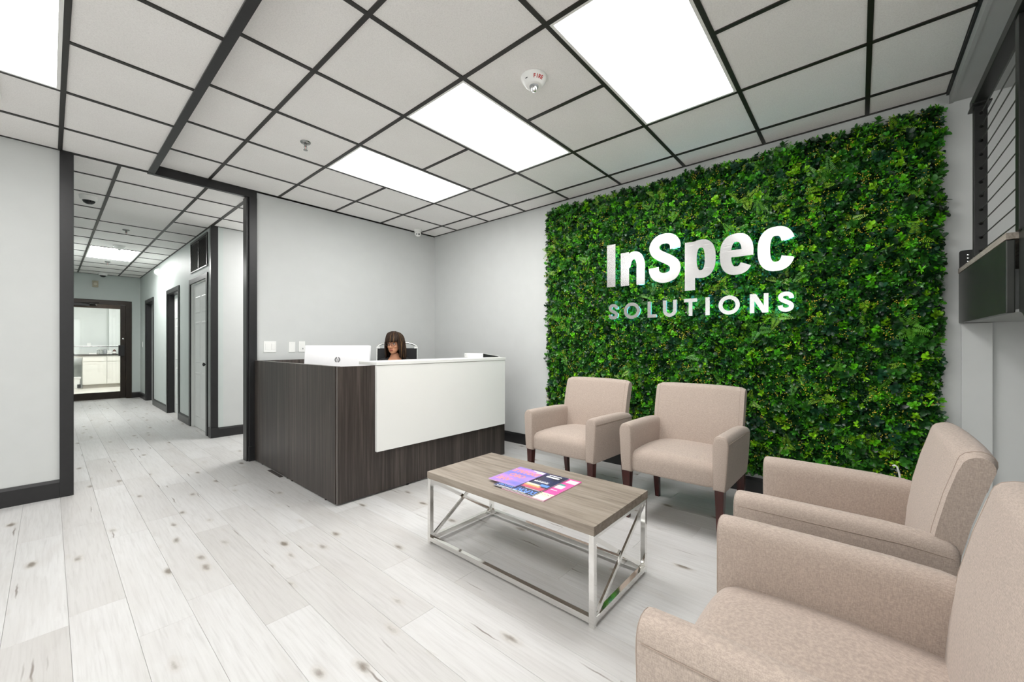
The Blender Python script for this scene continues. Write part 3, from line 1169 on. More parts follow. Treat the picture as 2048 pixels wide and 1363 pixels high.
ORD = ['first', 'second', 'third', 'fourth', 'fifth', 'sixth', 'seventh', 'eighth', 'ninth']
for k, g in enumerate(['I', 'n', 'S', 'p', 'e', 'c']):
    o = part('metal_letter', glyph(g, LX0, LX1), 'steel', smooth=25,
             label='large brushed metal letter %s, %s of the upper word on the plant wall' % (g, ORD[k]), cat='letter', group='large metal letters of the sign')
    b = glyph(g, LX1 + 0.014, LX1 + 0.017, 0.016)
    part('backlight', b, 'led', o)
    cs = np.array(glyph(g, LX0, LX1, 0.03).v)
    for idx in (0, len(cs) // 2):
        part('standoff', MB().tube([(LX1, cs[idx][1], cs[idx][2]), (XG - 0.024, cs[idx][1], cs[idx][2])], 0.004, 6), 'steel', o)
for k, (g, yl, yr) in enumerate([('S', 1.861, 1.760), ('O', 1.701, 1.541), ('L', 1.469, 1.386), ('U', 1.328, 1.208), ('T', 1.146, 1.038), ('I', 0.973, 0.939), ('O', 0.873, 0.717), ('N', 0.648, 0.523), ('S', 0.464, 0.362)]):
    o = part('metal_letter', small_glyph(g, yl, yr, LX0 + 0.006, LX1 + 0.006), 'steel', smooth=25,
             label='small brushed metal letter %s, %s of the lower word on the plant wall' % (g, ORD[k]), cat='letter', group='small metal letters of the sign')
    part('backlight', small_glyph(g, yl, yr, LX1 + 0.016, LX1 + 0.019, 0.004), 'led', o)

# ------------------------------------------------------------------ reception desk
DK = thing('reception_desk', 'dark wood grain reception desk with white front panel and white ledge', 'desk', (2.3, 3.4, 0))
dx0, dx1, dy0, dh = 1.383, 3.225, 2.90, 1.029
PT = 0.028
seam_y = 3.80
part('side_panel', MB().box(dx0, dx0 + PT, dy0 + PT + 0.001, seam_y - 0.001, 0.012, dh, 0.0015), 'desk_wood', DK)
part('side_panel', MB().box(dx0, dx0 + PT, seam_y + 0.001, YB - 0.032, 0.012, dh, 0.0015), 'desk_wood', DK)
part('edge_band', MB().box(dx0 + 0.001, dx0 + PT - 0.001, dy0 + 0.004, YB - 0.033, dh, dh + 0.0025), 'desk_edge', DK)
part('front_panel', MB().box(dx0 + 0.0045, dx1, dy0, dy0 + PT, 0.012, dh - 0.001, 0.0015), 'desk_wood', DK)
part('corner_strip', MB().box(dx0 - 0.0006, dx0 + 0.004, dy0 - 0.0006, dy0 + 0.004, 0.012, dh, 0.0), 'desk_edge', DK)
part('overlay_panel', MB().box(1.689, 3.199, dy0 - 0.030, dy0 - 0.001, 0.345, dh - 0.002, 0.002), 'desk_white', DK, label='large white panel on the front of the desk')
part('ledge', MB().box(1.682, 3.207, dy0 - 0.036, 3.14, dh, dh + 0.027, 0.003), 'desk_white', DK, label='white ledge along the top of the desk')
part('end_panel', MB().box(dx1 - PT, dx1 - 0.001, dy0 + PT, 3.62, 0.012, dh - 0.001, 0.0015), 'desk_wood', DK)
part('work_surface', MB().box(dx0 + PT, dx1 - PT - 0.001, dy0 + PT + 0.001, 3.60, 0.715, 0.742, 0.002), 'desk_white', DK)
part('return_surface', MB().box(dx0 + PT, 2.02, 3.602, YB - 0.06, 0.715, 0.742, 0.002), 'desk_white', DK)
part('back_panel', MB().box(dx0 + PT + 0.001, 2.05, YB - 0.058, YB - 0.034, 0.012, dh + 0.001, 0.0015), 'desk_wood', DK)
foot = MB()
for p in ((dx0 + 0.014, 3.1), (dx0 + 0.014, 3.75), (dx0 + 0.014, 3.86), (dx0 + 0.014, 4.5), (2.0, dy0 + 0.014), (3.1, dy0 + 0.014)):
    foot = MB()
    foot.lathe([(0.012, 0.0), (0.012, 0.004), (0.007, 0.006), (0.007, 0.014)], 10, (p[0], p[1], 0))
    part('levelling_foot', foot, 'black', DK)
part('floor_cover_plate', MB().prism([(3.93, 0.0), (4.25, 0.0), (4.22, 0.004), (3.96, 0.004)], 'x', dx0 - 0.03, dx0 - 0.0005), 'desk_wood', DK)

# ring binder on the ledge
zb = dh + 0.027
t = thing('ring_binder', 'white ring binder lying on the right end of the desk ledge', 'binder', (3.07, 3.09, zb))
part('spine', MB().box(2.948, 2.953, 2.955, 3.235, zb, zb + 0.047, 0.001), 'white_plastic', t)
part('cover', MB().box(2.953, 3.205, 2.955, 3.235, zb, zb + 0.003, 0.0008), 'white_plastic', t)
mb = MB()
mb.loft([[(2.953, yy, zb + 0.047), (3.205, yy, zb + 0.0115), (3.205, yy, zb + 0.0085), (2.953, yy, zb + 0.044)] for yy in (2.955, 3.235)])
part('cover', mb, 'white_plastic', t)
mb = MB()
mb.loft([[(2.956, yy, zb + 0.043), (3.19, yy, zb + 0.0095), (3.19, yy, zb + 0.0035), (2.956, yy, zb + 0.0035)] for yy in (2.962, 3.228)])
part('dark_sheets', mb, 'black', t)
for yy in (2.975, 3.215):
    part('rivet', MB().lathe([(0.0045, 0), (0.0035, -0.0015), (0.0005, -0.002)], 10, (2.948, yy, zb + 0.026), 'x'), 'logo', t)

# all-in-one computer seen from behind
FWv = Vector((math.sin(YAW), math.cos(YAW), 0))
RTv = Vector((math.cos(YAW), -math.sin(YAW), 0))
MC = Vector((1.625, 3.415, 0))
mrot = Matrix.Rotation(math.atan2(RTv.y, RTv.x) + 0.03, 4, 'Z')
MM = Matrix.Translation(MC) @ mrot           # local x = image right, local y = away from the camera
MT = MM @ Matrix.Translation((0, 0, 1.0)) @ Matrix.Rotation(math.radians(-6), 4, 'X') @ Matrix.Translation((0, 0, -1.0))
t = thing('computer_monitor', 'white all in one computer seen from behind on the desk', 'computer', (MC.x, MC.y, 0.742))
mb = MB()
mb.loft([[(x, yv, z) for x, z in rrect(-0.280 + s, 0.280 - s, 0.865 + s, 1.188 - s, 0.006)] for yv, s in ((0.0, 0.006), (0.004, 0.001), (0.030, 0.0), (0.036, 0.002))])
wpart('housing', mb, 'monitor', t, MT, smooth=35)
wpart('screen', MB().box(-0.270, 0.270, 0.036, 0.0375, 0.885, 1.180), 'screen', t, MT)
mb = MB().prism([(-0.008, 0.93), (0.0, 0.93), (0.0, 0.78), (-0.02, 0.745), (-0.028, 0.752)], 'x', -0.09, 0.09)
wpart('stand_neck', mb, 'monitor', t, MM)
wpart('stand_base', MB().box(-0.13, 0.13, -0.09, 0.12, 0.742, 0.752, 0.003), 'monitor', t, MM)
# round badge with two slanted letters
lg = MB()
ring_c = (0.006, 1.062)
for a0, a1 in ((0.35, 1.28), (1.75, 4.42), (4.92, 6.63)):
    pts = [(ring_c[0] + 0.0245 * math.cos(a0 + (a1 - a0) * k / 14), ring_c[1] + 0.0245 * math.sin(a0 + (a1 - a0) * k / 14)) for k in range(15)]
    inn = [(ring_c[0] + 0.0160 * math.cos(a0 + (a1 - a0) * k / 14), ring_c[1] + 0.0160 * math.sin(a0 + (a1 - a0) * k / 14)) for k in range(15)]
    v = [(p[0], -0.0012, p[1]) for p in pts] + [(p[0], -0.0012, p[1]) for p in inn]
    f = [(k, k + 1, 16 + k, 15 + k) for k in range(14)]
    lg.add(v, f)
sl = lambda x, z: (ring_c[0] + x + 0.35 * z, -0.0013, ring_c[1] + z)
for quads in ([(-0.0135, 0.019), (-0.0100, 0.019), (-0.0100, -0.011), (-0.0135, -0.011)], [(-0.0040, 0.005), (-0.0005, 0.005), (-0.0005, -0.011), (-0.0040, -0.011)], [(-0.0100, 0.009), (-0.0005, 0.009), (-0.0005, 0.0055), (-0.0100, 0.0055)],
              [(0.0035, 0.009), (0.0070, 0.009), (0.0070, -0.020), (0.0035, -0.020)], [(0.0120, 0.006), (0.0155, 0.006), (0.0155, -0.009), (0.0120, -0.009)], [(0.0070, 0.009), (0.0155, 0.009), (0.0155, 0.0055), (0.0070, 0.0055)], [(0.0070, -0.0085), (0.0155, -0.0085), (0.0155, -0.012), (0.0070, -0.012)]):
    lg.add([sl(*q) for q in quads], [(0, 1, 2, 3)])
wpart('badge', lg, 'logo', t, MT)

# ------------------------------------------------------------------ coffee table
t = thing('coffee_table', 'low coffee table with weathered oak top on a chrome frame', 'coffee table', (1.767, 1.399, 0))
tx0, tx1, ty0, ty1, th = 1.487, 2.047, 0.835, 1.963, 0.430
part('table_top', MB().box(tx0, tx1, ty0, ty1, th - 0.040, th, 0.0015), 'table_wood', t)
w = 0.025
lx = (tx0 + 0.002, tx1 - 0.002 - w)
ly = (ty0 + 0.002, ty1 - 0.002 - w)
for x in lx:
    for yv in ly:
        part('leg', MB().box(x, x + w, yv, yv + w, 0.0, th - 0.041, 0.0012), 'chrome', t)
for x in lx:
    part('bottom_rail', MB().box(x, x + w, ly[0] + w, ly[1], 0.018, 0.018 + w, 0.0012), 'chrome', t)
for yv in ly:
    part('bottom_rail', MB().box(lx[0] + w, lx[1], yv, yv + w, 0.018, 0.018 + w, 0.0012), 'chrome', t)
    part('top_rail', MB().box(lx[0] + w, lx[1], yv, yv + w, th - 0.056, th - 0.041, 0.0012), 'chrome', t)
    c = yv + w / 2
    part('cross_brace', MB().bar((lx[0] + w, c - 0.006, 0.043), (lx[1], c - 0.006, th - 0.058), 0.020, 0.010, (0, 1, 0)), 'chrome', t)
    part('cross_brace', MB().bar((lx[0] + w, c + 0.006, th - 0.058), (lx[1], c + 0.006, 0.043), 0.020, 0.010, (0, 1, 0)), 'chrome', t)

# ------------------------------------------------------------------ magazines (they face the armchairs by the plant wall)


def cover_mat(name, stops, scale, seed):
    m, nt, b = nodes_of(name)
    f = noise(nt, coords(nt, scale, offset=None), 1.0, 3, 0.5, 0.6)
    L(nt, ramp(nt, f, stops).outputs[0], b.inputs['Base Color'])
    b.inputs['Roughness'].default_value = 0.25
    return m


M['cover_violet'] = cover_mat('cover_violet', [(0.3, (0.13, 0.16, 0.62)), (0.5, (0.33, 0.22, 0.68)), (0.7, (0.60, 0.24, 0.62))], (16, 3, 1), 1)
M['cover_dark'] = cover_mat('cover_dark', [(0.35, (0.03, 0.022, 0.035)), (0.6, (0.035, 0.04, 0.13)), (0.75, (0.09, 0.06, 0.10))], (9, 9, 1), 2)
M['cover_pink'] = cover_mat('cover_pink', [(0.3, (0.75, 0.08, 0.35)), (0.7, (0.85, 0.16, 0.45))], (6, 6, 1), 3)
M['print_coral'] = mat_plain('print_coral', (0.88, 0.25, 0.24), 0.4)
M['print_blue'] = mat_plain('print_blue', (0.13, 0.30, 0.78), 0.4)
M['print_white'] = mat_plain('print_white', (0.86, 0.85, 0.84), 0.4)
M['print_cream'] = mat_plain('print_cream', (0.86, 0.83, 0.58), 0.4)
M['print_orange'] = mat_plain('print_orange', (0.85, 0.38, 0.14), 0.4)
M['print_rose'] = mat_plain('print_rose', (0.55, 0.10, 0.16), 0.4)
M['print_green'] = mat_plain('print_green', (0.05, 0.35, 0.28), 0.4)


def magazine(x0, x1, y0, y1, z, th_, mat, label):
    t = thing('magazine', label, 'magazine', ((x0 + x1) / 2, (y0 + y1) / 2, z), 'magazines on the coffee table')
    part('pages', MB().box(x0 + 0.001, x1 - 0.001, y0 + 0.001, y1 - 0.001, z + 0.0006, z + th_ - 0.0005), 'paper', t)
    part('front_cover', MB().box(x0, x1, y0, y1, z + th_ - 0.0005, z + th_), mat, t)
    part('back_cover', MB().box(x0, x1, y0, y1, z, z + 0.0006), mat, t)
    return t


def print_text(t, body, x, yv, z, size, mat, bold=0.0, wide=None, name='cover_lettering'):
    """cover lettering: its top towards -X, reading towards +Y"""
    mb = text_mb(body, size, 0.0001, bold)
    if wide:
        xs = [p[0] for p in mb.v]
        k = wide / (max(xs) - min(xs))
        mb.v = [(p[0] * k, p[1], p[2]) for p in mb.v]
    R = Matrix(((0, -1, 0, x), (1, 0, 0, yv), (0, 0, 1, z), (0, 0, 0, 1)))
    wpart(name, mb, mat, t, R)


def print_block(t, x0, x1, y0, y1, z, mat, name='cover_print'):
    part(name, MB().box(x0, x1, y0, y1, z, z + 0.0002), mat, t)


z0 = th
# pink one, lowest
t = magazine(1.567, 1.921, 1.154, 1.431, z0, 0.005, 'cover_pink', 'pink magazine, lowest of the three on the coffee table')
zt = z0 + 0.005
print_block(t, 1.569, 1.660, 1.157, 1.232, zt, 'print_cream')
print_block(t, 1.573, 1.610, 1.158, 1.228, zt + 0.0002, 'print_white')
print_block(t, 1.853, 1.905, 1.158, 1.218, zt, 'print_white', 'address_label')
print_block(t, 1.752, 1.800, 1.178, 1.226, zt, 'print_white')
print_block(t, 1.800, 1.822, 1.190, 1.226, zt, 'print_green')
print_block(t, 1.716, 1.722, 1.180, 1.222, zt, 'print_white')
for k in range(7):
    print_block(t, 1.640 - 0.006 * (k % 2), 1.643 - 0.006 * (k % 2), 1.165 + 0.009 * k, 1.169 + 0.009 * k, zt + 0.0004, 'iris')
# dark one
z1 = z0 + 0.0055
t = magazine(1.567, 1.907, 1.229, 1.490, z1, 0.0055, 'cover_dark', 'dark magazine with blue lettering, between the violet and pink ones')
zt = z1 + 0.0055
print_text(t, 'DUPONT', 1.604, 1.298, zt, 0.062, 'print_blue', 0.0022, 0.130)
print_text(t, 'REGISTRY', 1.604, 1.430, zt, 0.036, 'print_blue', 0.0008, 0.105)
print_block(t, 1.572, 1.577, 1.275, 1.47, zt, 'print_white')
print_block(t, 1.640, 1.644, 1.236, 1.33, zt, 'print_white')
print_block(t, 1.648, 1.690, 1.232, 1.365, zt, 'print_rose')
print_block(t, 1.676, 1.702, 1.268, 1.372, zt + 0.0002, 'print_orange')
print_block(t, 1.694, 1.716, 1.285, 1.375, zt + 0.0004, 'print_cream')
print_block(t, 1.706, 1.735, 1.236, 1.290, zt, 'print_blue')
for k in range(8):
    print_block(t, 1.752 + 0.001 * (k % 3), 1.766, 1.268 + 0.0115 * k, 1.277 + 0.0115 * k, zt, 'print_white')
    print_block(t, 1.773, 1.777, 1.270 + 0.011 * k, 1.275 + 0.011 * k, zt, 'print_white')
print_block(t, 1.848, 1.868, 1.262, 1.345, zt, 'print_white', 'address_label')
print_block(t, 1.880, 1.890, 1.262, 1.345, zt, 'print_white', 'address_label')
# violet one on top
z2 = z1 + 0.006
t = magazine(1.607, 1.886, 1.368, 1.566, z2, 0.004, 'cover_violet', 'violet magazine with coral lettering, uppermost of the three')
zt = z2 + 0.004
print_text(t, 'EXHALE', 1.822, 1.468, zt, 0.056, 'print_coral', 0.0022, 0.180)
print_text(t, 'OSO', 1.748, 1.470, zt, 0.062, 'print_coral', 0.0024, 0.105)
print_text(t, 'AVE', 1.668, 1.500, zt, 0.056, 'print_coral', 0.0022, 0.090)
print_block(t, 1.852, 1.882, 1.372, 1.420, zt, 'print_white', 'address_label')
print_block(t, 1.872, 1.882, 1.420, 1.452, zt, 'print_white', 'address_label')


# ------------------------------------------------------------------ armchairs
def make_armchair():
    """front towards +Y, origin on the floor under the seat"""
    root = bpy.data.objects.new('armchair', None)
    COL.objects.link(root)
    # seat cushion
    mb = MB()
    rings = []
    prof = []
    for yv, z in ((-0.16, 0.335), (0.10, 0.330), (0.30, 0.328)):
        prof.append((yv, z))
    for k in range(5):
        a = -PI / 2 + PI / 2 * k / 4
        prof.append((0.318 + 0.018 * math.cos(a), 0.346 + 0.018 * math.sin(a)))
    for k in range(8):
        a = PI / 2 * k / 7
        prof.append((0.276 + 0.060 * math.cos(a), 0.412 + 0.052 * math.sin(a)))
    prof += [(0.18, 0.472), (0.05, 0.474), (-0.08, 0.468), (-0.16, 0.462)]
    cy_, cz_ = 0.08, 0.40
    for k in range(17):
        u = -1 + 2 * k / 16
        x = 0.252 * u
        sh = 1.0 if abs(u) < 0.93 else 0.975
        cr = (1 - abs(u) ** 3)
        rings.append([(x, cy_ + (p[0] - cy_) * sh + (0.012 * cr if p[0] > 0.27 else 0), cz_ + (p[1] - cz_) * sh + (0.024 * cr * min(1, max(0, (p[1] - 0.40) / 0.06)))) for p in prof])
    mb.loft(rings)
    part('seat', mb, 'fabric', root, smooth=50)
    # backrest
    prof = [(-0.135, 0.335), (-0.140, 0.42), (-0.150, 0.55), (-0.166, 0.66), (-0.188, 0.76), (-0.208, 0.83)]
    for k in range(9):
        a = PI * k / 8
        ca, sa = math.cos(a), math.sin(a)
        prof.append((-0.252 + 0.036 * ca - 0.006 * sa, 0.858 + 0.034 * sa - 0.006 * (1 - ca) / 2))
    prof += [(-0.268, 0.78), (-0.242, 0.69), (-0.222, 0.60), (-0.212, 0.50), (-0.205, 0.40), (-0.200, 0.335)]
    rings = []
    for k in range(21):
        u = -1 + 2 * k / 20
        x = 0.302 * (abs(u) ** 0.9) * (1 if u > 0 else -1)
        sh = 1.0
        if abs(u) > 0.95: sh = 0.90
        elif abs(u) > 0.85: sh = 0.985
        cr = 1 - abs(u) ** 2.5
        rg = []
        for i, p in enumerate(prof):
            front = i < 9
            cyp = -0.17 - 0.10 * max(0, (p[1] - 0.45)) - 0.04 * max(0, p[1] - 0.7)
            yy = cyp + (p[0] - cyp) * sh + (0.014 * cr if front else -0.004 * cr)
            zz = p[1] + (0.010 * cr if p[1] > 0.84 else 0) - (0.010 if (abs(u) > 0.95 and p[1] > 0.84) else 0)
            rg.append((x * (1 - 0.02 * (p[1] < 0.6)), yy, zz))
        rings.append(rg)
    back = part('backrest', MB().loft(rings), 'fabric', root, smooth=50)
    for s in (-1, 1):
        pth = [(p[0] + s * 0.0003, p[1], p[2]) for p in rings[-2 if s > 0 else 1][2:16]]
        part('seam', MB().tube(pth, 0.0011, 5), 'seam', back)
    # arms
    for s in (-1, 1):
        def section(sh, dz):
            inner, ob, ot = 0.252, 0.318, 0.338
            pts = [(inner, 0.322), (ob, 0.322), (ob + 0.008, 0.40), (ot - 0.004, 0.52), (ot, 0.585)]
            for k in range(1, 10):
                a = PI * k / 10
                pts.append(((inner + ot) / 2 + (ot - inner) / 2 * math.copysign(abs(math.cos(a)) ** 0.75, math.cos(a)), 0.588 + (0.060 + dz) * math.sin(a) ** 0.8))
            pts += [(inner, 0.585), (inner, 0.48)]
            cx, cz = 0.293, 0.48
            return [(s * (cx + (p[0] - cx) * (1 - sh)), cz + (p[1] - cz) * (1 - sh * 0.35)) for p in pts]
        rings = []
        for yv, sh, dz in ((0.350, 0.22, -0.004), (0.3485, 0.10, -0.002), (0.343, 0.03, 0), (0.333, 0, 0), (0.25, 0, 0.002), (0.1, 0, 0.002), (-0.05, 0, 0), (-0.14, 0.0, -0.006), (-0.195, 0.0, -0.018), (-0.208, 0.06, -0.024), (-0.212, 0.2, -0.03)):
            rings.append([(p[0], yv, p[1]) for p in section(sh, dz)])
        arm = part('arm', MB().loft(rings), 'fabric', root, smooth=50)
        pth = [(s * 0.3388, yv, 0.606) for yv in (0.335, 0.2, 0.05, -0.1)] + [(s * 0.3375, -0.2, 0.596)]
        part('seam', MB().tube(pth, 0.0013, 5), 'seam', arm)
        pth = [(p[0], 0.3462, p[1]) for p in section(0.06, -0.001)]
        part('seam', MB().tube(pth, 0.0010, 5, True), 'seam', arm)
    # legs
    for s in (-1, 1):
        for (ty, by, bx) in ((0.318, 0.322, 0.0), (-0.165, -0.200, 0.0)):
            def ring(x, yv, z, w_):
                return [(x + a * w_ / 2, yv + b * w_ / 2, z) for a, b in ((-1, -1), (1, -1), (1, 1), (-1, 1))]
            mb = MB()
            mb.loft([ring(s * 0.288, by, 0.0, 0.030), ring(s * 0.288, by * 0.6 + ty * 0.4, 0.12, 0.036), ring(s * 0.287, ty, 0.331, 0.050)])
            part('leg', mb, 'leg_wood', root)
    return root


chair0 = make_armchair()
CH = [((2.947, 1.767, 0), PI / 2 - math.radians(2.8), 'taupe fabric armchair against the plant wall, nearest the reception desk'),
      ((2.943, 0.912, 0), PI / 2 - math.radians(1.3), 'taupe fabric armchair against the plant wall, under the metal letters'),
      ((1.985, 0.0, 0), 0.0, 'taupe fabric armchair seen from the side between the plant wall and the closest armchair'),
      ((1.105, -0.012, 0), 0.0, 'taupe fabric armchair closest to the camera, cut off by the picture corner')]
for k, (loc, rz, lab) in enumerate(CH):
    o = chair0 if k == 0 else copy_tree(chair0)
    o.location = loc
    o.rotation_euler = (0, 0, rz)
    o.scale = (1.025, 1, 1)
    finish(o, lab, 'armchair', 'waiting room armchairs')

# ------------------------------------------------------------------ office chair and receptionist
FACE = math.atan2(-0.78, -0.63)                    # she looks towards the computer
BR = Matrix.Translation((2.655, 4.115, 0)) @ Matrix.Rotation(FACE - PI / 2, 4, 'Z')     # local +Y = where she faces
oc = thing('office_chair', 'black mesh office chair with a chrome arched back frame behind the desk', 'office chair', (2.655, 4.115, 0))
mb = MB()
mb.loft([[(x, yv, z) for x, yv in rrect(-0.25 + s, 0.25 - s, -0.22 + s, 0.26 - s, 0.08)] for z, s in ((0.405, 0.02), (0.41, 0.0), (0.455, 0.0), (0.47, 0.02))])
wpart('seat', mb, 'black_mesh', oc, BR, smooth=40)
mb = MB()
rows = []
for i in range(9):
    z = 0.55 + (1.148 - 0.55) * i / 8
    yb = -0.20 - 0.05 * (i / 8) ** 2
    rows.append([(-0.232 + 0.464 * k / 10, yb - 0.03 * (1 - (2 * k / 10 - 1) ** 2), z) for k in range(11)])
v = [p for r in rows for p in r] + [(p[0], p[1] - 0.006, p[2]) for r in rows for p in r]
f = []
n1 = 99
for i in range(8):
    for k in range(10):
        a = i * 11 + k
        f += [(a, a + 1, a + 12, a + 11), (n1 + a + 11, n1 + a + 12, n1 + a + 1, n1 + a)]
for k in range(10):
    f += [(k, n1 + k, n1 + k + 1, k + 1), (88 + k, 88 + k + 1, n1 + 88 + k + 1, n1 + 88 + k)]
for i in range(8):
    a = i * 11
    f += [(a, a + 11, n1 + a + 11, n1 + a), (a + 10, n1 + a + 10, n1 + a + 21, a + 21)]
wpart('back_mesh', MB().add(v, f), 'black_mesh', oc, BR, smooth=60)
mb = MB()
arch = [(-0.238, -0.235, 0.50), (-0.240, -0.245, 0.80), (-0.240, -0.262, 1.12), (-0.238, -0.265, 1.155)]
for k in range(13):
    a = PI - PI * k / 12
    arch.append((0.238 * math.copysign(abs(math.cos(a)) ** 0.85, math.cos(a)), -0.265, 1.158 + 0.062 * math.sin(a)))
arch += [(0.238, -0.265, 1.155), (0.240, -0.262, 1.12), (0.240, -0.245, 0.80), (0.238, -0.235, 0.50)]
mb.tube(arch, 0.010, 8)
wpart('back_frame', mb, 'chrome', oc, BR, smooth=60)
for s in (-1, 1):
    wpart('frame_clip', MB().box(s * 0.225 - 0.022, s * 0.225 + 0.022, -0.272, -0.245, 1.146, 1.168, 0.004), 'white_plastic', oc, BR)
wpart('back_bracket', MB().bar((0, -0.24, 0.60), (0, -0.10, 0.40), 0.06, 0.012), 'black', oc, BR)
wpart('gas_lift', MB().lathe([(0.028, 0.09), (0.028, 0.24), (0.018, 0.24), (0.018, 0.405)], 14), 'chrome', oc, BR, smooth=40)
for k in range(5):
    a = 2 * PI * k / 5 + 0.3
    e = (0.29 * math.cos(a), 0.29 * math.sin(a))
    leg = wpart('base_leg', MB().bar((0.02 * math.cos(a), 0.02 * math.sin(a), 0.105), (e[0], e[1], 0.075), 0.045, 0.03), 'black', oc, BR)
    wpart('caster', MB().lathe([(0.012, -0.024), (0.030, -0.022), (0.030, 0.022), (0.012, 0.024)], 14, (e[0], e[1], 0.030), 'y'), 'black', leg, BR, smooth=40)
for s in (-1, 1):
    wpart('armrest', MB().tube([(s * 0.27, -0.06, 0.42), (s * 0.285, -0.06, 0.60), (s * 0.285, 0.0, 0.635), (s * 0.285, 0.18, 0.635)], 0.016, 8), 'black', oc, BR, smooth=60)


def skin_mesh(joints, edges, name, root=0, sub=2):
    """joints: list of (pos, radius or (rx, ry))"""
    me = bpy.data.meshes.new(name)
    me.from_pydata([j[0] for j in joints], edges, [])
    o = bpy.data.objects.new(name, me)
    COL.objects.link(o)
    sk = o.modifiers.new('skin', 'SKIN')
    sk.use_smooth_shade = True
    for i, j in enumerate(joints):
        r = j[1] if isinstance(j[1], tuple) else (j[1], j[1])
        me.skin_vertices[0].data[i].radius = r
        me.skin_vertices[0].data[i].use_root = (i == root)
    sb = o.modifiers.new('sub', 'SUBSURF')
    sb.levels = sub
    sb.render_levels = sub
    COL.objects.unlink(o)
    out = baked(o, name)
    bpy.data.objects.remove(o)
    bpy.data.meshes.remove(me)
    mb = MB().add([v.co.copy() for v in out.vertices], [list(p.vertices) for p in out.polygons])
    bpy.data.meshes.remove(out)
    return mb


def remesh(mb, voxel, name):
    """fuse overlapping volumes into one continuous surface"""
    me = mb.mesh(name)
    o = bpy.data.objects.new(name, me)
    rm = o.modifiers.new('remesh', 'REMESH')
    rm.mode = 'VOXEL'
    rm.voxel_size = voxel
    sm = o.modifiers.new('smooth', 'SMOOTH')
    sm.factor = 0.5
    sm.iterations = 3
    out = baked(o, name)
    bpy.data.objects.remove(o)
    r = MB().add([v.co.copy() for v in out.vertices], [list(p.vertices) for p in out.polygons])
    return r


def body_joints(g, sleeves=False):
    """seated figure, facing +Y; g swells every radius (for clothing)"""
    J, E = [], []
    def add(p, r, parent=None):
        J.append((p, tuple(a + g for a in r) if isinstance(r, tuple) else r + g))
        if parent is not None:
            E.append((parent, len(J) - 1))
        return len(J) - 1
    pel = add((0, 0.00, 0.560), (0.150, 0.100))
    wa = add((0, -0.03, 0.690), (0.118, 0.090), pel)
    ch = add((0, -0.03, 0.860), (0.138, 0.098), wa)
    up = add((0, -0.035, 0.965), (0.110, 0.075), ch)
    return J, E, add, pel, wa, ch, up


# bare body: trunk, neck, arms, legs, hands, head fused into one surface
J, E, add, pel, wa, ch, up = body_joints(0.0)
nk = add((0, -0.018, 1.045), 0.046, up)
n2 = add((0, -0.004, 1.115), 0.043, nk)
hands = []
for s in (-1, 1):
    cl_ = add((s * 0.085, -0.035, 1.000), 0.052, up)
    sh = add((s * 0.172, -0.035, 0.975), 0.052, cl_)
    el = add((s * 0.228, 0.010, 0.735), 0.038, sh)
    wr = add((s * 0.135, 0.225, 0.690), 0.026, el)
    hands.append((s, wr))
    hp = add((s * 0.095, 0.060, 0.545), 0.088, pel)
    kn = add((s * 0.115, 0.420, 0.540), 0.060, hp)
    cf = add((s * 0.115, 0.405, 0.360), 0.054, kn)
    an = add((s * 0.115, 0.385, 0.095), 0.036, cf)
    add((s * 0.118, 0.510, 0.035), 0.032, an)
body = skin_mesh(J, E, 'body', 0, 2)
for s in (-1, 1):       # hands on the thighs: palm, four fingers, thumb
    palm = [((s * 0.135, 0.225, 0.690), 0.024), ((s * 0.120, 0.262, 0.672), (0.036, 0.017)), ((s * 0.112, 0.300, 0.655), (0.038, 0.015))]
    b = skin_mesh(palm, [(0, 1), (1, 2)], 'palm', 0, 2)
    body.add(b.v, b.f)
    for k, (dx, ln) in enumerate(((-0.028, 0.062), (-0.009, 0.074), (0.010, 0.070), (0.028, 0.055))):
        x = s * (0.112 + dx)
        ch_ = [((x, 0.296, 0.656), 0.010), ((x, 0.296 + ln * 0.5, 0.652), 0.0095), ((x - s * 0.003, 0.296 + ln * 0.82, 0.640), 0.0085), ((x - s * 0.005, 0.296 + ln, 0.626), 0.0075)]
        b = skin_mesh(ch_, [(0, 1), (1, 2), (2, 3)], 'finger', 0, 2)
        body.add(b.v, b.f)
    xi = s * 0.112 - s * 0.034
    b = skin_mesh([((xi + s * 0.008, 0.258, 0.670), 0.012), ((xi - s * 0.016, 0.288, 0.660), 0.0105), ((xi - s * 0.020, 0.312, 0.652), 0.009)], [(0, 1), (1, 2)], 'thumb', 0, 2)
    body.add(b.v, b.f)


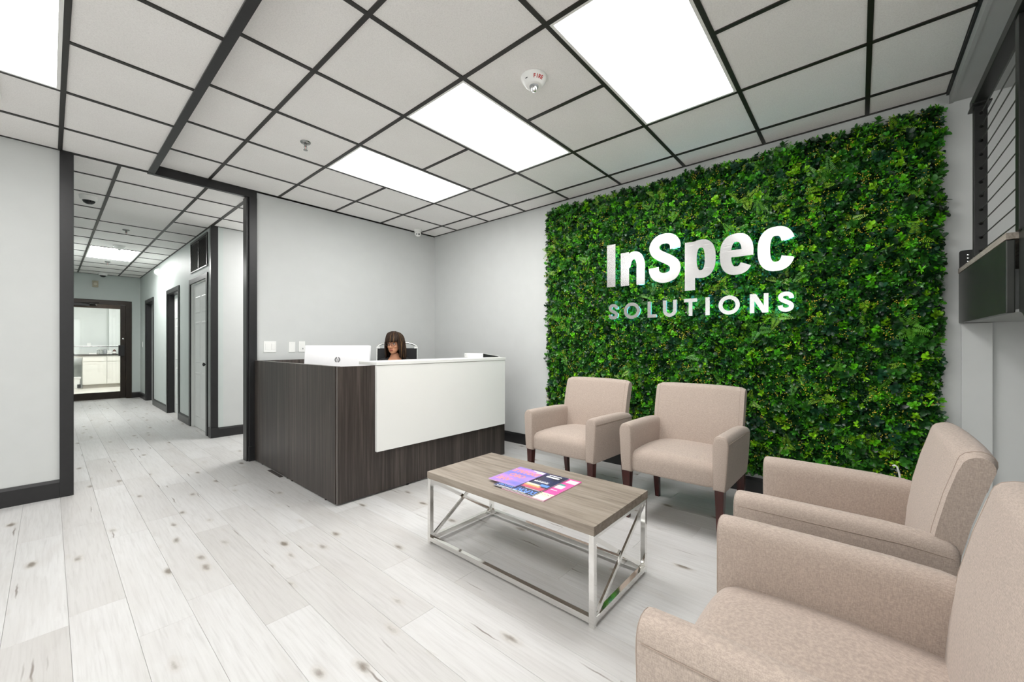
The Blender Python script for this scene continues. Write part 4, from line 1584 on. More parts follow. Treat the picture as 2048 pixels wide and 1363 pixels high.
def head_mb():
    mb = MB()
    mb.ellipsoid((0, -0.004, 1.232), (0.072, 0.092, 0.088), 28, 18)      # skull
    rings = []                                                             # face: oval sections from brow to chin
    for z, rx, y0, y1 in ((1.262, 0.058, -0.03, 0.076), (1.235, 0.064, -0.03, 0.083), (1.205, 0.065, -0.03, 0.080), (1.175, 0.063, -0.03, 0.080), (1.150, 0.057, -0.02, 0.080), (1.130, 0.049, -0.01, 0.079), (1.112, 0.038, 0.0, 0.076), (1.099, 0.022, 0.02, 0.068)):
        cyy, ry = (y0 + y1) / 2, (y1 - y0) / 2
        rings.append([(rx * math.cos(a), cyy + ry * math.sin(a), z) for a in [2 * PI * k / 28 for k in range(28)]])
    mb.loft(rings)
    mb.ellipsoid((0, 0.060, 1.110), (0.020, 0.020, 0.016), 16, 10)       # chin
    for s in (-1, 1):
        mb.ellipsoid((s * 0.034, 0.060, 1.172), (0.020, 0.020, 0.020), 14, 10)   # cheeks
        mb.ellipsoid((s * 0.030, 0.074, 1.222), (0.024, 0.012, 0.008), 12, 8)    # brows
        mb.ellipsoid((s * 0.072, -0.006, 1.190), (0.008, 0.017, 0.029), 12, 8)   # ears
        mb.ellipsoid((s * 0.009, 0.088, 1.162), (0.008, 0.009, 0.006), 10, 8)    # nostrils
    mb.tube([(0, 0.082, 1.210), (0, 0.092, 1.184), (0, 0.099, 1.168)], [0.007, 0.0085, 0.0105], 10)    # nose
    mb.ellipsoid((0, 0.099, 1.167), (0.0105, 0.010, 0.0085), 12, 8)
    mb.ellipsoid((0, 0.076, 1.136), (0.022, 0.012, 0.010), 14, 8)         # mouth mound
    return mb


HR = Matrix.Translation((0, 0, 1.10)) @ Matrix.Rotation(math.radians(-22), 4, 'Z') @ Matrix.Rotation(math.radians(-3), 4, 'X') @ Matrix.Scale(1.08, 4) @ Matrix.Translation((0, 0, -1.105))
hd = head_mb().move(HR)
body.add(hd.v, hd.f)
body = remesh(body, 0.0048, 'person')
body.move(BR)
person = part('person', body, 'skin', None, smooth=180, origin=(2.655, 4.115, 0),
              label='person in a black top and dark-rimmed glasses sitting behind the reception desk', cat='person')
# clothing
J, E, add, pel, wa, ch, up = body_joints(0.014)
for s in (-1, 1):
    c1 = add((s * 0.085, -0.038, 0.992), 0.050, up)
    c2 = add((s * 0.172, -0.035, 0.975), 0.056, c1)
    c3 = add((s * 0.228, 0.010, 0.735), 0.044, c2)
    add((s * 0.150, 0.190, 0.696), 0.034, c3)
top = skin_mesh(J, E, 'blouse', 0, 2)
top.v = [(p[0], p[1] - (0.020 * max(0, (p[2] - 0.93) / 0.08) if (abs(p[0]) < 0.075 and p[1] > 0) else 0), p[2]) for p in top.v]
wpart('blouse', top, 'top_black', person, BR, smooth=180)
J, E = [((0, 0.0, 0.565), (0.166, 0.112))], []
for s in (-1, 1):
    i0 = len(J)
    J += [((s * 0.095, 0.060, 0.545), 0.100), ((s * 0.115, 0.425, 0.540), 0.072), ((s * 0.115, 0.405, 0.360), 0.064), ((s * 0.115, 0.385, 0.130), 0.056)]
    E += [(0, i0), (i0, i0 + 1), (i0 + 1, i0 + 2), (i0 + 2, i0 + 3)]
wpart('trousers', skin_mesh(J, E, 'trousers', 0, 2), 'trousers', person, BR, smooth=180)
for s in (-1, 1):
    mb = skin_mesh([((s * 0.115, 0.370, 0.050), 0.048), ((s * 0.116, 0.440, 0.042), 0.042), ((s * 0.118, 0.540, 0.034), 0.036)], [(0, 1), (1, 2)], 'shoe', 0, 2)
    mb.v = [(p[0], p[1], max(0.001, p[2])) for p in mb.v]
    wpart('shoe', mb, 'shoe', person, BR, smooth=180)
HB = BR @ HR
for s in (-1, 1):
    e = wpart('eye', MB().ellipsoid((s * 0.030, 0.0765, 1.202), (0.0125, 0.0105, 0.0062), 14, 10), 'eye_white', person, HB, smooth=180)
    wpart('iris', MB().ellipsoid((s * 0.030 + 0.001, 0.0850, 1.202), (0.0068, 0.0035, 0.0060), 12, 8), 'iris', e, HB, smooth=180)
    wpart('eyebrow', MB().tube([(s * 0.014, 0.0868, 1.221), (s * 0.030, 0.0866, 1.225), (s * 0.046, 0.077, 1.221)], [0.002, 0.0028, 0.0015], 6), 'hair', person, HB, smooth=180)
lips = MB().tube([(-0.021, 0.083, 1.1385), (-0.010, 0.0915, 1.1410), (0, 0.0920, 1.1400), (0.010, 0.0915, 1.1410), (0.021, 0.083, 1.1385)], [0.001, 0.0036, 0.0034, 0.0036, 0.001], 8)
lips.tube([(-0.019, 0.083, 1.1370), (0, 0.0925, 1.1325), (0.019, 0.083, 1.1370)], [0.001, 0.0048, 0.001], 8)
wpart('lips', lips, 'lip', person, HB, smooth=180)
gl = MB()
for s in (-1, 1):
    gl.tube([(s * 0.031 + 0.023 * math.copysign(abs(math.cos(a)) ** 0.7, math.cos(a)), 0.098 - 0.10 * abs(s * 0.031 + 0.02 * math.cos(a)) ** 1.2, 1.197 + 0.0155 * math.copysign(abs(math.sin(a)) ** 0.7, math.sin(a))) for a in [2 * PI * k / 20 for k in range(20)]], 0.0024, 6, True)
    gl.tube([(s * 0.054, 0.093, 1.202), (s * 0.074, 0.060, 1.204), (s * 0.080, 0.0, 1.200)], 0.0016, 6)
gl.tube([(-0.009, 0.0975, 1.200), (0, 0.1005, 1.203), (0.009, 0.0975, 1.200)], 0.0018, 6)
wpart('glasses', gl, 'black', person, HB, smooth=60)


# hair: locks from the crown down past the shoulders, bangs over the forehead
def lock(az, side_len, r0, wob, seed):
    rr = random.Random(seed)
    pts, rs = [], []
    ca, sa = math.cos(az), math.sin(az)
    n = 20
    for k in range(n + 1):
        t = k / n
        th_ = 0.10 + 1.45 * min(1, t * 2.0)
        rx, ry, rz = 0.092, 0.106, 0.098
        if t <= 0.5:
            p = (rx * math.sin(th_) * ca, -0.006 + ry * math.sin(th_) * sa, 1.232 + rz * math.cos(th_))
        else:
            u = (t - 0.5) * 2
            flare = 1 + 0.34 * u - 0.22 * u * u
            p = (rx * flare * ca + wob * math.sin(5 * u + seed), -0.006 + ry * (1 + 0.06 * u) * sa - 0.01 * u, 1.232 + rz * math.cos(1.55) - side_len * u)
        pts.append((p[0], p[1], p[2]))
        rs.append(r0 * (0.5 + 0.5 * min(1, 3 * t)) * (1 if t < 0.8 else 1 - 0.65 * (t - 0.8) / 0.2))
    return pts, rs


hair, light = MB(), MB()
hair.ellipsoid((0, -0.012, 1.238), (0.083, 0.098, 0.094), 24, 16)
# keep the cap off the face
hair.v = [(p[0], min(p[1], 0.052 if p[2] < 1.285 else 0.075), p[2]) if p[2] > 1.2 else (p[0] * 0.98, min(p[1], -0.01), p[2]) for p in hair.v]
for k in range(84):
    az = math.radians(38) - math.radians(256) * k / 83       # from one temple round the back to the other
    ln = 0.20 if math.sin(az) < 0.2 else 0.17
    pts, rs = lock(az, ln + 0.02 * math.sin(k * 1.7), 0.0098, 0.004, k)
    (light if k in (3, 7, 10, 14, 21, 66, 70, 75, 79) else hair).tube(pts, rs, 6)
for k in range(19):                                            # bangs
    x = -0.062 + 0.124 * k / 18
    yy = 0.092 - 5.2 * x * x
    pts = [(x * 0.35, 0.010, 1.333), (x * 0.75, 0.055, 1.312), (x, yy - 0.006, 1.268), (x * 1.02, yy + 0.004, 1.236 + 0.004 * math.sin(k * 2.1)), (x * 1.02, yy + 0.003, 1.220 + 0.006 * math.sin(k * 1.3))]
    sm = [Vector(p) for p in pts]
    fine, rad = [], []
    rr_ = [0.006, 0.010, 0.0095, 0.0065, 0.002]
    for q in range(4):
        for u in range(4):
            tt = u / 4
            a_, b_ = sm[max(0, q - 1)], sm[min(4, q + 2)]
            m1, m2 = (sm[q + 1] - a_) / 2, (b_ - sm[q]) / 2
            fine.append((2 * tt ** 3 - 3 * tt ** 2 + 1) * sm[q] + (tt ** 3 - 2 * tt ** 2 + tt) * m1 + (-2 * tt ** 3 + 3 * tt ** 2) * sm[q + 1] + (tt ** 3 - tt ** 2) * m2)
            rad.append(rr_[q] * (1 - tt) + rr_[q + 1] * tt)
    fine.append(sm[4])
    rad.append(rr_[4])
    (light if k in (4, 9) else hair).tube(fine, rad, 6)
hair_o = wpart('hair', hair, 'hair', person, HB, smooth=180)
wpart('highlights', light, 'hair_light', hair_o, HB, smooth=180)


# ------------------------------------------------------------------ small fittings
def switch_plate(x0, x1, z0, z1, kind, label):
    t = thing('switch_plate', label, 'switch', ((x0 + x1) / 2, YB - 0.001, z0), 'wall plates left of the desk')
    part('plate', MB().box(x0, x1, YB - 0.0075, YB - 0.0005, z0, z1, 0.002), 'white_plastic', t)
    n = {'double': 2}.get(kind, 1)
    for k in range(n):
        c = x0 + (x1 - x0) * (k + 0.5) / n
        if kind == 'double':
            part('rocker', MB().box(c - 0.017, c + 0.017, YB - 0.0115, YB - 0.0075, z0 + 0.026, z1 - 0.026, 0.0015), 'white_metal', t)
        elif kind == 'dimmer':
            part('rocker', MB().box(c - 0.018, c + 0.018, YB - 0.011, YB - 0.0075, z0 + 0.022, z1 - 0.022, 0.0015), 'white_metal', t)
            part('slider', MB().box(c + 0.004, c + 0.012, YB - 0.014, YB - 0.011, z0 + 0.03, z0 + 0.045, 0.001), 'logo', t)
        else:
            for zz in (z0 + 0.02, z1 - 0.02):
                part('screw', MB().lathe([(0.003, 0), (0.0025, -0.001), (0.0005, -0.0012)], 8, (c, YB - 0.0075, zz), 'y'), 'white_metal', t)


switch_plate(1.473, 1.592, 1.111, 1.229, 'double', 'white double rocker switch plate nearest the charcoal post')
switch_plate(1.717, 1.784, 1.109, 1.223, 'blank', 'blank white wall plate between the other two plates')
switch_plate(1.821, 1.889, 1.111, 1.231, 'dimmer', 'white switch plate partly hidden by the computer')

# smoke detector with strobe
sx, sy = 1.895, 1.468
t = thing('smoke_detector', 'round white fire alarm strobe on the ceiling above the seating', 'fire alarm', (sx, sy, ZC))
part('base', MB().lathe([(0.003, -0.047), (0.044, -0.046), (0.052, -0.042), (0.077, -0.006), (0.080, 0.004)], 40, (sx, sy, ZC)), 'white_plastic', t, smooth=30)
cdir = Vector((-sx, -sy, 0)).normalized()
part('strobe_lens', MB().lathe([(0.002, -0.080), (0.012, -0.076), (0.019, -0.064), (0.021, -0.048)], 16, (sx, sy, ZC)), 'clear', t, smooth=30)
part('strobe_collar', MB().lathe([(0.0215, -0.056), (0.026, -0.054), (0.028, -0.046)], 20, (sx, sy, ZC)), 'grey_plastic', t, smooth=40)


def on_slope(a, k):
    """frame on the sloping rim of the alarm: angle a from the side facing the room, k up the slope"""
    c = Matrix.Rotation(a, 3, 'Z') @ cdir
    lo, hi = Vector((c.x * 0.052, c.y * 0.052, -0.042)), Vector((c.x * 0.077, c.y * 0.077, -0.006))
    p = Vector((sx, sy, ZC)) + lo.lerp(hi, k)
    upv = (hi - lo).normalized()
    xv = Vector((0, 0, 1)).cross(c).normalized()
    nv = xv.cross(upv)
    return Matrix(((xv.x, upv.x, nv.x, p.x), (xv.y, upv.y, nv.y, p.y), (xv.z, upv.z, nv.z, p.z), (0, 0, 0, 1)))


for k, chh in enumerate('FIRE'):
    wpart('red_lettering', text_mb(chh, 0.027, 0.0006, 0.0009), 'red', t, on_slope(0.05 + 0.245 * k, 0.5))
wpart('slot', MB().box(-0.008, 0.008, -0.0022, 0.0022, -0.001, 0.001), 'black', t, on_slope(-0.75, 0.5))


def flat_text(t, body, size, mat, cx, cy, z, ang, name='red_lettering'):
    """lettering on the underside of a ceiling fitting"""
    mb = text_mb(body, size, 0.0005, 0.0006, 1.15)
    u = Vector((math.cos(ang), math.sin(ang), 0))
    v_ = Vector((0, 0, -1)).cross(u)
    R = Matrix(((u.x, v_.x, 0, cx), (u.y, v_.y, 0, cy), (0, 0, -1, z), (0, 0, 0, 1)))
    wpart(name, mb, mat, t, R)


def sprinkler(x, yv, z, label):
    t = thing('fire_sprinkler', label, 'sprinkler', (x, yv, z), 'pendent fire sprinklers')
    part('escutcheon', MB().lathe([(0.006, -0.013), (0.018, -0.012), (0.034, -0.006), (0.038, 0.0), (0.038, 0.004)], 24, (x, yv, z)), 'dark_chrome', t, smooth=40)
    part('stem', MB().lathe([(0.010, -0.030), (0.011, -0.022), (0.011, -0.010)], 12, (x, yv, z)), 'dark_chrome', t, smooth=40)
    for s in (-1, 1):
        part('yoke_arm', MB().tube([(x + s * 0.009, yv, z - 0.028), (x + s * 0.010, yv, z - 0.045), (x + s * 0.003, yv, z - 0.056)], 0.0022, 6), 'dark_chrome', t)
    part('bulb', MB().tube([(x, yv, z - 0.030), (x, yv, z - 0.054)], 0.002, 6), 'red', t)
    part('deflector', MB().lathe([(0.004, -0.062), (0.016, -0.061), (0.016, -0.058), (0.004, -0.055)], 16, (x, yv, z)), 'dark_chrome', t)


sprinkler(1.318, 3.289, ZC, 'chrome pendent sprinkler on the ceiling in front of the reception desk')
sprinkler(0.666, 7.345, ZL, 'pendent sprinkler on the hall ceiling before the light panel')
sprinkler(0.697, 10.40, ZL, 'small pendent sprinkler on the hall ceiling behind the light panel')

# turret camera in the corner
cxp, cyp = 3.335, 4.610
t = thing('turret_camera', 'small white turret security camera in the ceiling corner over the desk', 'security camera', (cxp, cyp, ZC))
part('mount', MB().lathe([(0.046, -0.030), (0.050, -0.020), (0.052, 0.004)], 24, (cxp, cyp, ZC)), 'white_plastic', t, smooth=40)
ball = part('ball', MB().ellipsoid((cxp, cyp, ZC - 0.052), (0.043, 0.043, 0.043), 24, 16), 'white_plastic', t, smooth=180)
dirc = (Vector((0, 0, 1.19)) - Vector((cxp, cyp, ZC - 0.05))).normalized()
sv = dirc.cross(Vector((0, 0, 1))).normalized()
uv_ = sv.cross(dirc)
for s, mt in ((-1, 'lens'), (1, 'grey_plastic')):
    c = Vector((cxp, cyp, ZC - 0.052)) + dirc * 0.0395 + sv * s * 0.0155 - uv_ * 0.006
    R = Matrix(((sv.x, uv_.x, dirc.x, c.x), (sv.y, uv_.y, dirc.y, c.y), (sv.z, uv_.z, dirc.z, c.z), (0, 0, 0, 1)))
    wpart('lens' if s < 0 else 'light_sensor', MB().lathe([(0.011, -0.004), (0.011, 0.003), (0.007, 0.004), (0.0006, 0.0045)], 16), mt, ball, R, smooth=40)


def dome_camera(x, yv, z, r, label):
    t = thing('dome_camera', label, 'security camera', (x, yv, z), 'dome cameras on the hall ceiling')
    part('housing', MB().lathe([(r * 0.70, -r * 0.62), (r * 0.86, -r * 0.55), (r * 0.97, -r * 0.25), (r, 0.002)], 28, (x, yv, z)), 'white_plastic', t, smooth=40)
    part('dome', MB().lathe([(0.001, -r * 1.10), (r * 0.35, -r * 1.03), (r * 0.58, -r * 0.85), (r * 0.68, -r * 0.60)], 24, (x, yv, z)), 'lens', t, smooth=60)


dome_camera(0.265, 5.97, ZL, 0.072, 'white dome camera with black lens near the hall entrance')
dome_camera(0.745, 12.15, ZL, 0.075, 'white dome camera above the glass door at the hall end')

t = thing('smoke_detector', 'white fire alarm with red lettering beside the hall light panel', 'fire alarm', (0.705, 8.60, ZL))
part('base', MB().lathe([(0.003, -0.050), (0.045, -0.047), (0.068, -0.025), (0.074, 0.002)], 28, (0.705, 8.60, ZL)), 'white_plastic', t, smooth=40)
part('strobe_lens', MB().lathe([(0.002, -0.075), (0.015, -0.070), (0.018, -0.048)], 14, (0.705, 8.60, ZL)), 'clear', t, smooth=40)
flat_text(t, 'FIRE', 0.020, 'red', 0.655, 8.60, ZL - 0.0485, 0.0)
flat_text(t, 'FIRE', 0.020, 'red', 0.755, 8.60, ZL - 0.0485, 0.0)

# panel at the left picture edge
part('access_panel', MB().box(-0.50, -0.192, 3.70, 4.02, ZL - 0.004, ZL + 0.006, 0.002), 'white_metal', label='white square panel set in the ceiling tile left of the hall opening', cat='ceiling panel')

# wall strobe and speaker box in the hall
t = thing('alarm_sounder', 'round white alarm sounder high on the right hall wall', 'alarm', (XH, 10.04, 2.57))
part('back_box', MB().lathe([(0.075, -0.02), (0.078, -0.001)], 24, (XH, 10.04, 2.57), 'x'), 'white_plastic', t, smooth=40)
part('dome', MB().lathe([(0.002, -0.070), (0.035, -0.062), (0.058, -0.035), (0.062, -0.020)], 24, (XH, 10.04, 2.57), 'x'), 'white_plastic', t, smooth=40)
t = thing('alarm_horn', 'beige square sounder box on the wall above the glass door', 'alarm', (0.645, YE, 2.43))
part('box', MB().box(0.600, 0.690, YE - 0.045, YE - 0.001, 2.43, 2.565, 0.006), 'beige', t)
part('grille', MB().lathe([(0.030, -0.002), (0.026, -0.008), (0.002, -0.010)], 20, (0.645, YE - 0.045, 2.497), 'y'), 'beige_light', t, smooth=40)
t = thing('light_switch', 'small white light switch beside the last hall door', 'switch', (XH, 12.05, 1.14))
part('plate', MB().box(XH - 0.007, XH - 0.0005, 12.01, 12.09, 1.14, 1.26, 0.002), 'white_plastic', t)
part('rocker', MB().box(XH - 0.011, XH - 0.007, 12.035, 12.065, 1.165, 1.235, 0.001), 'white_metal', t)

# white cord hanging behind the third armchair
mb = MB().tube([(3.585, -0.165, 0.405), (3.583, -0.173, 0.412), (3.580, -0.186, 0.405), (3.583, -0.196, 0.36), (3.595, -0.205, 0.29), (3.62, -0.212, 0.20), (3.67, -0.216, 0.10), (3.70, -0.22, 0.03)], 0.0055, 8)
part('loose_cable', mb, 'cord_white', smooth=180, label='white cord hanging out of the greenery behind the side-on armchair', cat='cable')

# ------------------------------------------------------------------ hall doors
door_labels = ['door_1', 'door_2', 'door_3']
for k, (a, b) in enumerate(doors):
    H_ = 2.07
    cw, ct = 0.072, 0.016
    reveal = [0.030, 0.085, 0.085][k]
    root = MB()
    # casing: the dark frame round the opening, itself the door's root mesh
    root.box(XH - ct, XH, a - cw, a, 0, H_ + cw, 0.003)
    root.box(XH - ct, XH, b, b + cw, 0, H_ + cw, 0.003)
    root.box(XH - ct, XH, a, b, H_, H_ + cw, 0.003)
    d = struct(door_labels[k], root, 'trim')
    jm = MB().box(XH, XH + T, a, a + 0.012, 0, H_).box(XH, XH + T, b - 0.012, b, 0, H_).box(XH, XH + T, a + 0.012, b - 0.012, H_ - 0.012, H_)
    part('jamb', jm, 'door_white' if k == 0 else 'trim', d)
    x0 = XH + reveal
    y0, y1 = a + 0.014, b - 0.014
    slab = part('door_leaf', MB().box(x0, x0 + 0.035, y0, y1, 0.008, H_ - 0.014, 0.002), 'door_white', d)
    wy = (y1 - y0)
    for c0 in (0.12, 0.55):
        for z0_, z1_ in ((0.16, 0.80), (0.93, 1.52), (1.64, 1.88)):
            ya, yb = y0 + wy * c0, y0 + wy * (c0 + 0.33)
            pm = MB()
            pm.loft([[(x0 + dxx, yy, zz) for yy, zz in ((ya + s, z0_ + s), (yb - s, z0_ + s), (yb - s, z1_ - s), (ya + s, z1_ - s))] for dxx, s in ((0.0, 0.0), (-0.006, 0.012), (-0.006, 0.022), (-0.002, 0.040))])
            part('door_panel', pm, 'door_white', slab)
    ky = y0 + 0.065
    part('knob', MB().lathe([(0.022, 0.0), (0.022, -0.006), (0.009, -0.010), (0.009, -0.030), (0.022, -0.042), (0.024, -0.055), (0.002, -0.064)], 16, (x0, ky, 0.93), 'x'), 'black', d, smooth=40)

# return air grille above the first door
t = thing('air_grille', 'dark louvred return air grille high on the right hall wall', 'vent', (XH, 6.91, 2.225))
gy0, gy1, gz0, gz1 = 6.44, 7.38, 2.225, 2.668
fr = MB().box(XH - 0.014, XH - 0.001, gy0, gy1, gz1 - 0.028, gz1).box(XH - 0.014, XH - 0.001, gy0, gy0 + 0.028, gz0 + 0.028, gz1 - 0.028).box(XH - 0.014, XH - 0.001, gy1 - 0.028, gy1, gz0 + 0.028, gz1 - 0.028)
part('frame', fr, 'trim', t)
part('bottom_rail', MB().box(XH - 0.016, XH - 0.001, gy0, gy1, gz0, gz0 + 0.018, 0.002), 'grey_plastic', t, label='bright metal lower rail')
part('divider', MB().box(XH - 0.013, XH - 0.002, (gy0 + gy1) / 2 - 0.012, (gy0 + gy1) / 2 + 0.012, gz0 + 0.026, gz1 - 0.028), 'trim', t)
part('back_plate', MB().box(XH - 0.003, XH - 0.001, gy0 + 0.028, gy1 - 0.028, gz0 + 0.026, gz1 - 0.028), 'black', t)
nl = 22
for side in ((gy0 + 0.028, (gy0 + gy1) / 2 - 0.012), ((gy0 + gy1) / 2 + 0.012, gy1 - 0.028)):
    for k in range(nl):
        z = gz0 + 0.034 + (gz1 - gz0 - 0.07) * k / nl
        mb = MB()
        mb.loft([[(XH - 0.013, yy, z), (XH - 0.012, yy, z), (XH - 0.004, yy, z + 0.013), (XH - 0.005, yy, z + 0.014)] for yy in side])
        part('louvre', mb, 'louvre', t)

# ------------------------------------------------------------------ glazed door at the end of the hall
d4 = struct('door_4', MB().box(DX0 - 0.09, DX0 + 0.004, YE - 0.014, YE + T, 0, DZ + 0.085, 0.002).box(DX1 - 0.004, DX1 + 0.092, YE - 0.014, YE + T, 0, DZ + 0.085, 0.002).box(DX0, DX1, YE - 0.014, YE + T, DZ - 0.004, DZ + 0.085, 0.002), 'bronze')
sy0, sy1 = YE + 0.02, YE + 0.064
part('stile', MB().box(DX1 - 0.092, DX1 - 0.006, sy0, sy1, 0.012, DZ - 0.008, 0.002), 'bronze', d4)
part('stile', MB().box(DX0 + 0.006, DX0 + 0.092, sy0, sy1, 0.012, DZ - 0.008, 0.002), 'bronze', d4)
part('top_rail', MB().box(DX0 + 0.092, DX1 - 0.092, sy0, sy1, 1.985, DZ - 0.008, 0.002), 'bronze_light', d4)
part('bottom_rail', MB().box(DX0 + 0.092, DX1 - 0.092, sy0, sy1, 0.012, 0.160, 0.002), 'bronze', d4)
part('jamb_stop', MB().box(DX1 - 0.006, DX1 - 0.0045, YE, YE + T, 0, DZ - 0.006), 'bronze_light', d4)
part('pane', MB().box(DX0 + 0.090, DX1 - 0.090, YE + 0.039, YE + 0.045, 0.158, 1.988), 'glass', d4)
part('panic_bar', MB().box(DX0 + 0.05, DX1 - 0.055, YE - 0.045, YE - 0.020, 1.148, 1.164, 0.003), 'dark_chrome', d4, label='chrome push bar')
part('lock_case', MB().box(DX1 - 0.125, DX1 - 0.030, YE - 0.048, YE + 0.019, 0.945, 1.185, 0.004), 'black', d4)
part('lock_case', MB().box(DX0 + 0.030, DX0 + 0.085, YE - 0.048, YE + 0.019, 1.115, 1.20, 0.004), 'black', d4)
part('lock_cylinder', MB().lathe([(0.017, 0.0), (0.017, -0.006), (0.010, -0.009), (0.001, -0.009)], 16, (DX1 - 0.047, YE + 0.02, 1.328), 'y'), 'chrome', d4, smooth=40)
part('threshold', MB().box(DX0, DX1, YE - 0.03, YE + T, 0.001, 0.010), 'clear', d4)
cl_ = part('door_closer', MB().box(0.30, 0.56, YE - 0.06, YE + 0.019, 2.018, 2.070, 0.004), 'black', d4)
part('closer_arm', MB().bar((0.42, YE - 0.05, 2.075), (0.55, YE - 0.16, 2.085), 0.022, 0.008).bar((0.55, YE - 0.16, 2.088), (0.70, YE - 0.03, 2.098), 0.020, 0.008), 'black', cl_)
part('closer_tip', MB().lathe([(0.010, -0.012), (0.012, 0.012)], 12, (0.655, YE - 0.066, 2.046), 'x'), 'clear', cl_)
part('closer_tube', MB().tube([(0.56, YE - 0.02, 2.046), (0.655, YE - 0.066, 2.046)], 0.013, 10), 'black', cl_)

# ------------------------------------------------------------------ kitchen behind the glass door
KY0, KY1 = YE + T, 16.55
struct('floor_kitchen', MB().box(-1.6, 2.6, KY0 - 0.06, KY1 + 0.1, -0.12, 0.0), 'vinyl')
struct('wall_kitchen_back', MB().box(-1.6, 2.6, KY1, KY1 + 0.1, 0, 2.75), 'kitchen_wall')
struct('wall_kitchen_pier', MB().box(1.125, 1.60, KY1 - 0.22, KY1, 0, 2.75), 'kitchen_wall')
struct('wall_kitchen_left', MB().box(-1.7, -1.6, KY0, KY1, 0, 2.75), 'kitchen_wall')
struct('wall_kitchen_right', MB().box(2.6, 2.7, KY0, KY1, 0, 2.75), 'kitchen_wall')
struct('wall_kitchen_front', MB().box(-1.6, -0.07, KY0 - 0.1, KY0, 0, 2.75).box(XH + T, 2.6, KY0 - 0.1, KY0, 0, 2.75), 'kitchen_wall')
struct('ceiling_kitchen', MB().box(-1.7, 2.7, KY0, KY1 + 0.1, 2.75, 2.85), 'tile')
for x, lab in ((-0.6, 'added unseen kitchen ceiling panel on the bin side, above the view through the glass door'), (1.0, 'added unseen kitchen ceiling panel on the cabinet side, above the view through the glass door')):
    ceiling_light(x, x + G, 13.9, 15.12, 2.728, lab, 'diffuser_kitchen', 'added kitchen light panels')
cf = 15.92     # cabinet fronts
part('countertop', MB().box(-0.9, 1.60, cf - 0.03, KY1 - 0.23, 0.90, 0.932, 0.003), 'counter', label='dark countertop over the white cabinets beyond the glass door', cat='countertop')


def cabinet(x0, x1, label):
    t = thing('base_cabinet', label, 'cabinet', ((x0 + x1) / 2, cf, 0), 'kitchen base cabinets')
    part('body', MB().box(x0, x1, cf + 0.02, KY1 - 0.24, 0.10, 0.899), 'cabinet', t)
    part('toe_kick', MB().box(x0, x1, cf + 0.05, cf + 0.07, 0.0, 0.10), 'toe_kick', t)
    part('drawer_front', MB().box(x0 + 0.004, x1 - 0.004, cf, cf + 0.019, 0.735, 0.888, 0.002), 'cabinet', t)
    dr = part('door', MB().box(x0 + 0.004, x1 - 0.004, cf + 0.006, cf + 0.019, 0.112, 0.725, 0.001), 'cabinet', t)
    b = 0.06
    fr = MB().box(x0 + 0.004, x1 - 0.004, cf, cf + 0.006, 0.112, 0.112 + b).box(x0 + 0.004, x1 - 0.004, cf, cf + 0.006, 0.725 - b, 0.725)
    fr.box(x0 + 0.004, x0 + 0.004 + b, cf, cf + 0.006, 0.112 + b, 0.725 - b).box(x1 - 0.004 - b, x1 - 0.004, cf, cf + 0.006, 0.112 + b, 0.725 - b)
    part('door_frame', fr, 'cabinet', dr)


cabinet(0.590, 1.054, 'white kitchen cabinet in full view through the glass door')
cabinet(1.056, 1.520, 'white kitchen cabinet half hidden by the right stile of the glass door')
part('desk_apron', MB().box(-0.4, 0.588, cf + 0.01, cf + 0.03, 0.84, 0.899), 'cabinet', label='cream board under the countertop above the bin', cat='board')
part('side_board', MB().box(-0.42, -0.40, cf, KY1 - 0.24, 0, 0.899), 'cabinet', label='cream end board under the countertop, hidden by the hall post', cat='board')
# waste bin with liner
t = thing('waste_bin', 'white waste bin with a liner under the kitchen countertop', 'bin', (0.42, 16.02, 0))
part('bin', MB().loft([[(x, yv, z) for x, yv in rrect(0.29 - s, 0.55 + s, 15.93 - s, 16.11 + s, 0.03)] for z, s in ((0.0, -0.02), (0.30, 0.0))]), 'white_plastic', t, smooth=40)
part('liner', MB().loft([[(x, yv, z) for x, yv in rrect(0.285 - s, 0.555 + s, 15.925 - s, 16.115 + s, 0.03)] for z, s in ((0.27, 0.004), (0.315, 0.012), (0.32, 0.0))]), 'paper', t, smooth=40)
part('power_box', MB().box(0.49, 0.555, 15.885, 15.918, 0.03, 0.125, 0.004), 'black', label='small black box on the floor before the bin', cat='box')
# things on the counter
zk = 0.932
part('paper_stack', MB().box(0.705, 0.862, 16.02, 16.20, zk, zk + 0.018).box(0.715, 0.852, 16.03, 16.19, zk + 0.018, zk + 0.034), 'paper', label='white paper stack on the counter left of the steel canister', cat='paper')
t = thing('steel_canister', 'steel canister with crumpled paper on top, on the counter', 'canister', (0.925, 16.12, zk))
part('can', MB().lathe([(0.055, 0.0), (0.058, 0.002), (0.058, 0.115), (0.050, 0.12)], 24, (0.925, 16.12, zk)), 'clear', t, smooth=40)
mb = MB()
mb.add([(0.868, 16.06, zk + 0.11), (0.90, 16.05, zk + 0.145), (0.965, 16.06, zk + 0.150), (0.99, 16.08, zk + 0.115), (0.868, 16.17, zk + 0.125), (0.91, 16.18, zk + 0.152), (0.965, 16.17, zk + 0.148), (0.985, 16.16, zk + 0.12),
        (0.868, 16.06, zk + 0.107), (0.90, 16.05, zk + 0.142), (0.965, 16.06, zk + 0.147), (0.99, 16.08, zk + 0.112), (0.868, 16.17, zk + 0.122), (0.91, 16.18, zk + 0.149), (0.965, 16.17, zk + 0.145), (0.985, 16.16, zk + 0.117)],
       [(0, 1, 5, 4), (1, 2, 6, 5), (2, 3, 7, 6), (12, 13, 9, 8), (13, 14, 10, 9), (14, 15, 11, 10), (0, 8, 9, 1), (1, 9, 10, 2), (2, 10, 11, 3), (4, 5, 13, 12), (5, 6, 14, 13), (6, 7, 15, 14), (0, 4, 12, 8), (3, 11, 15, 7)])
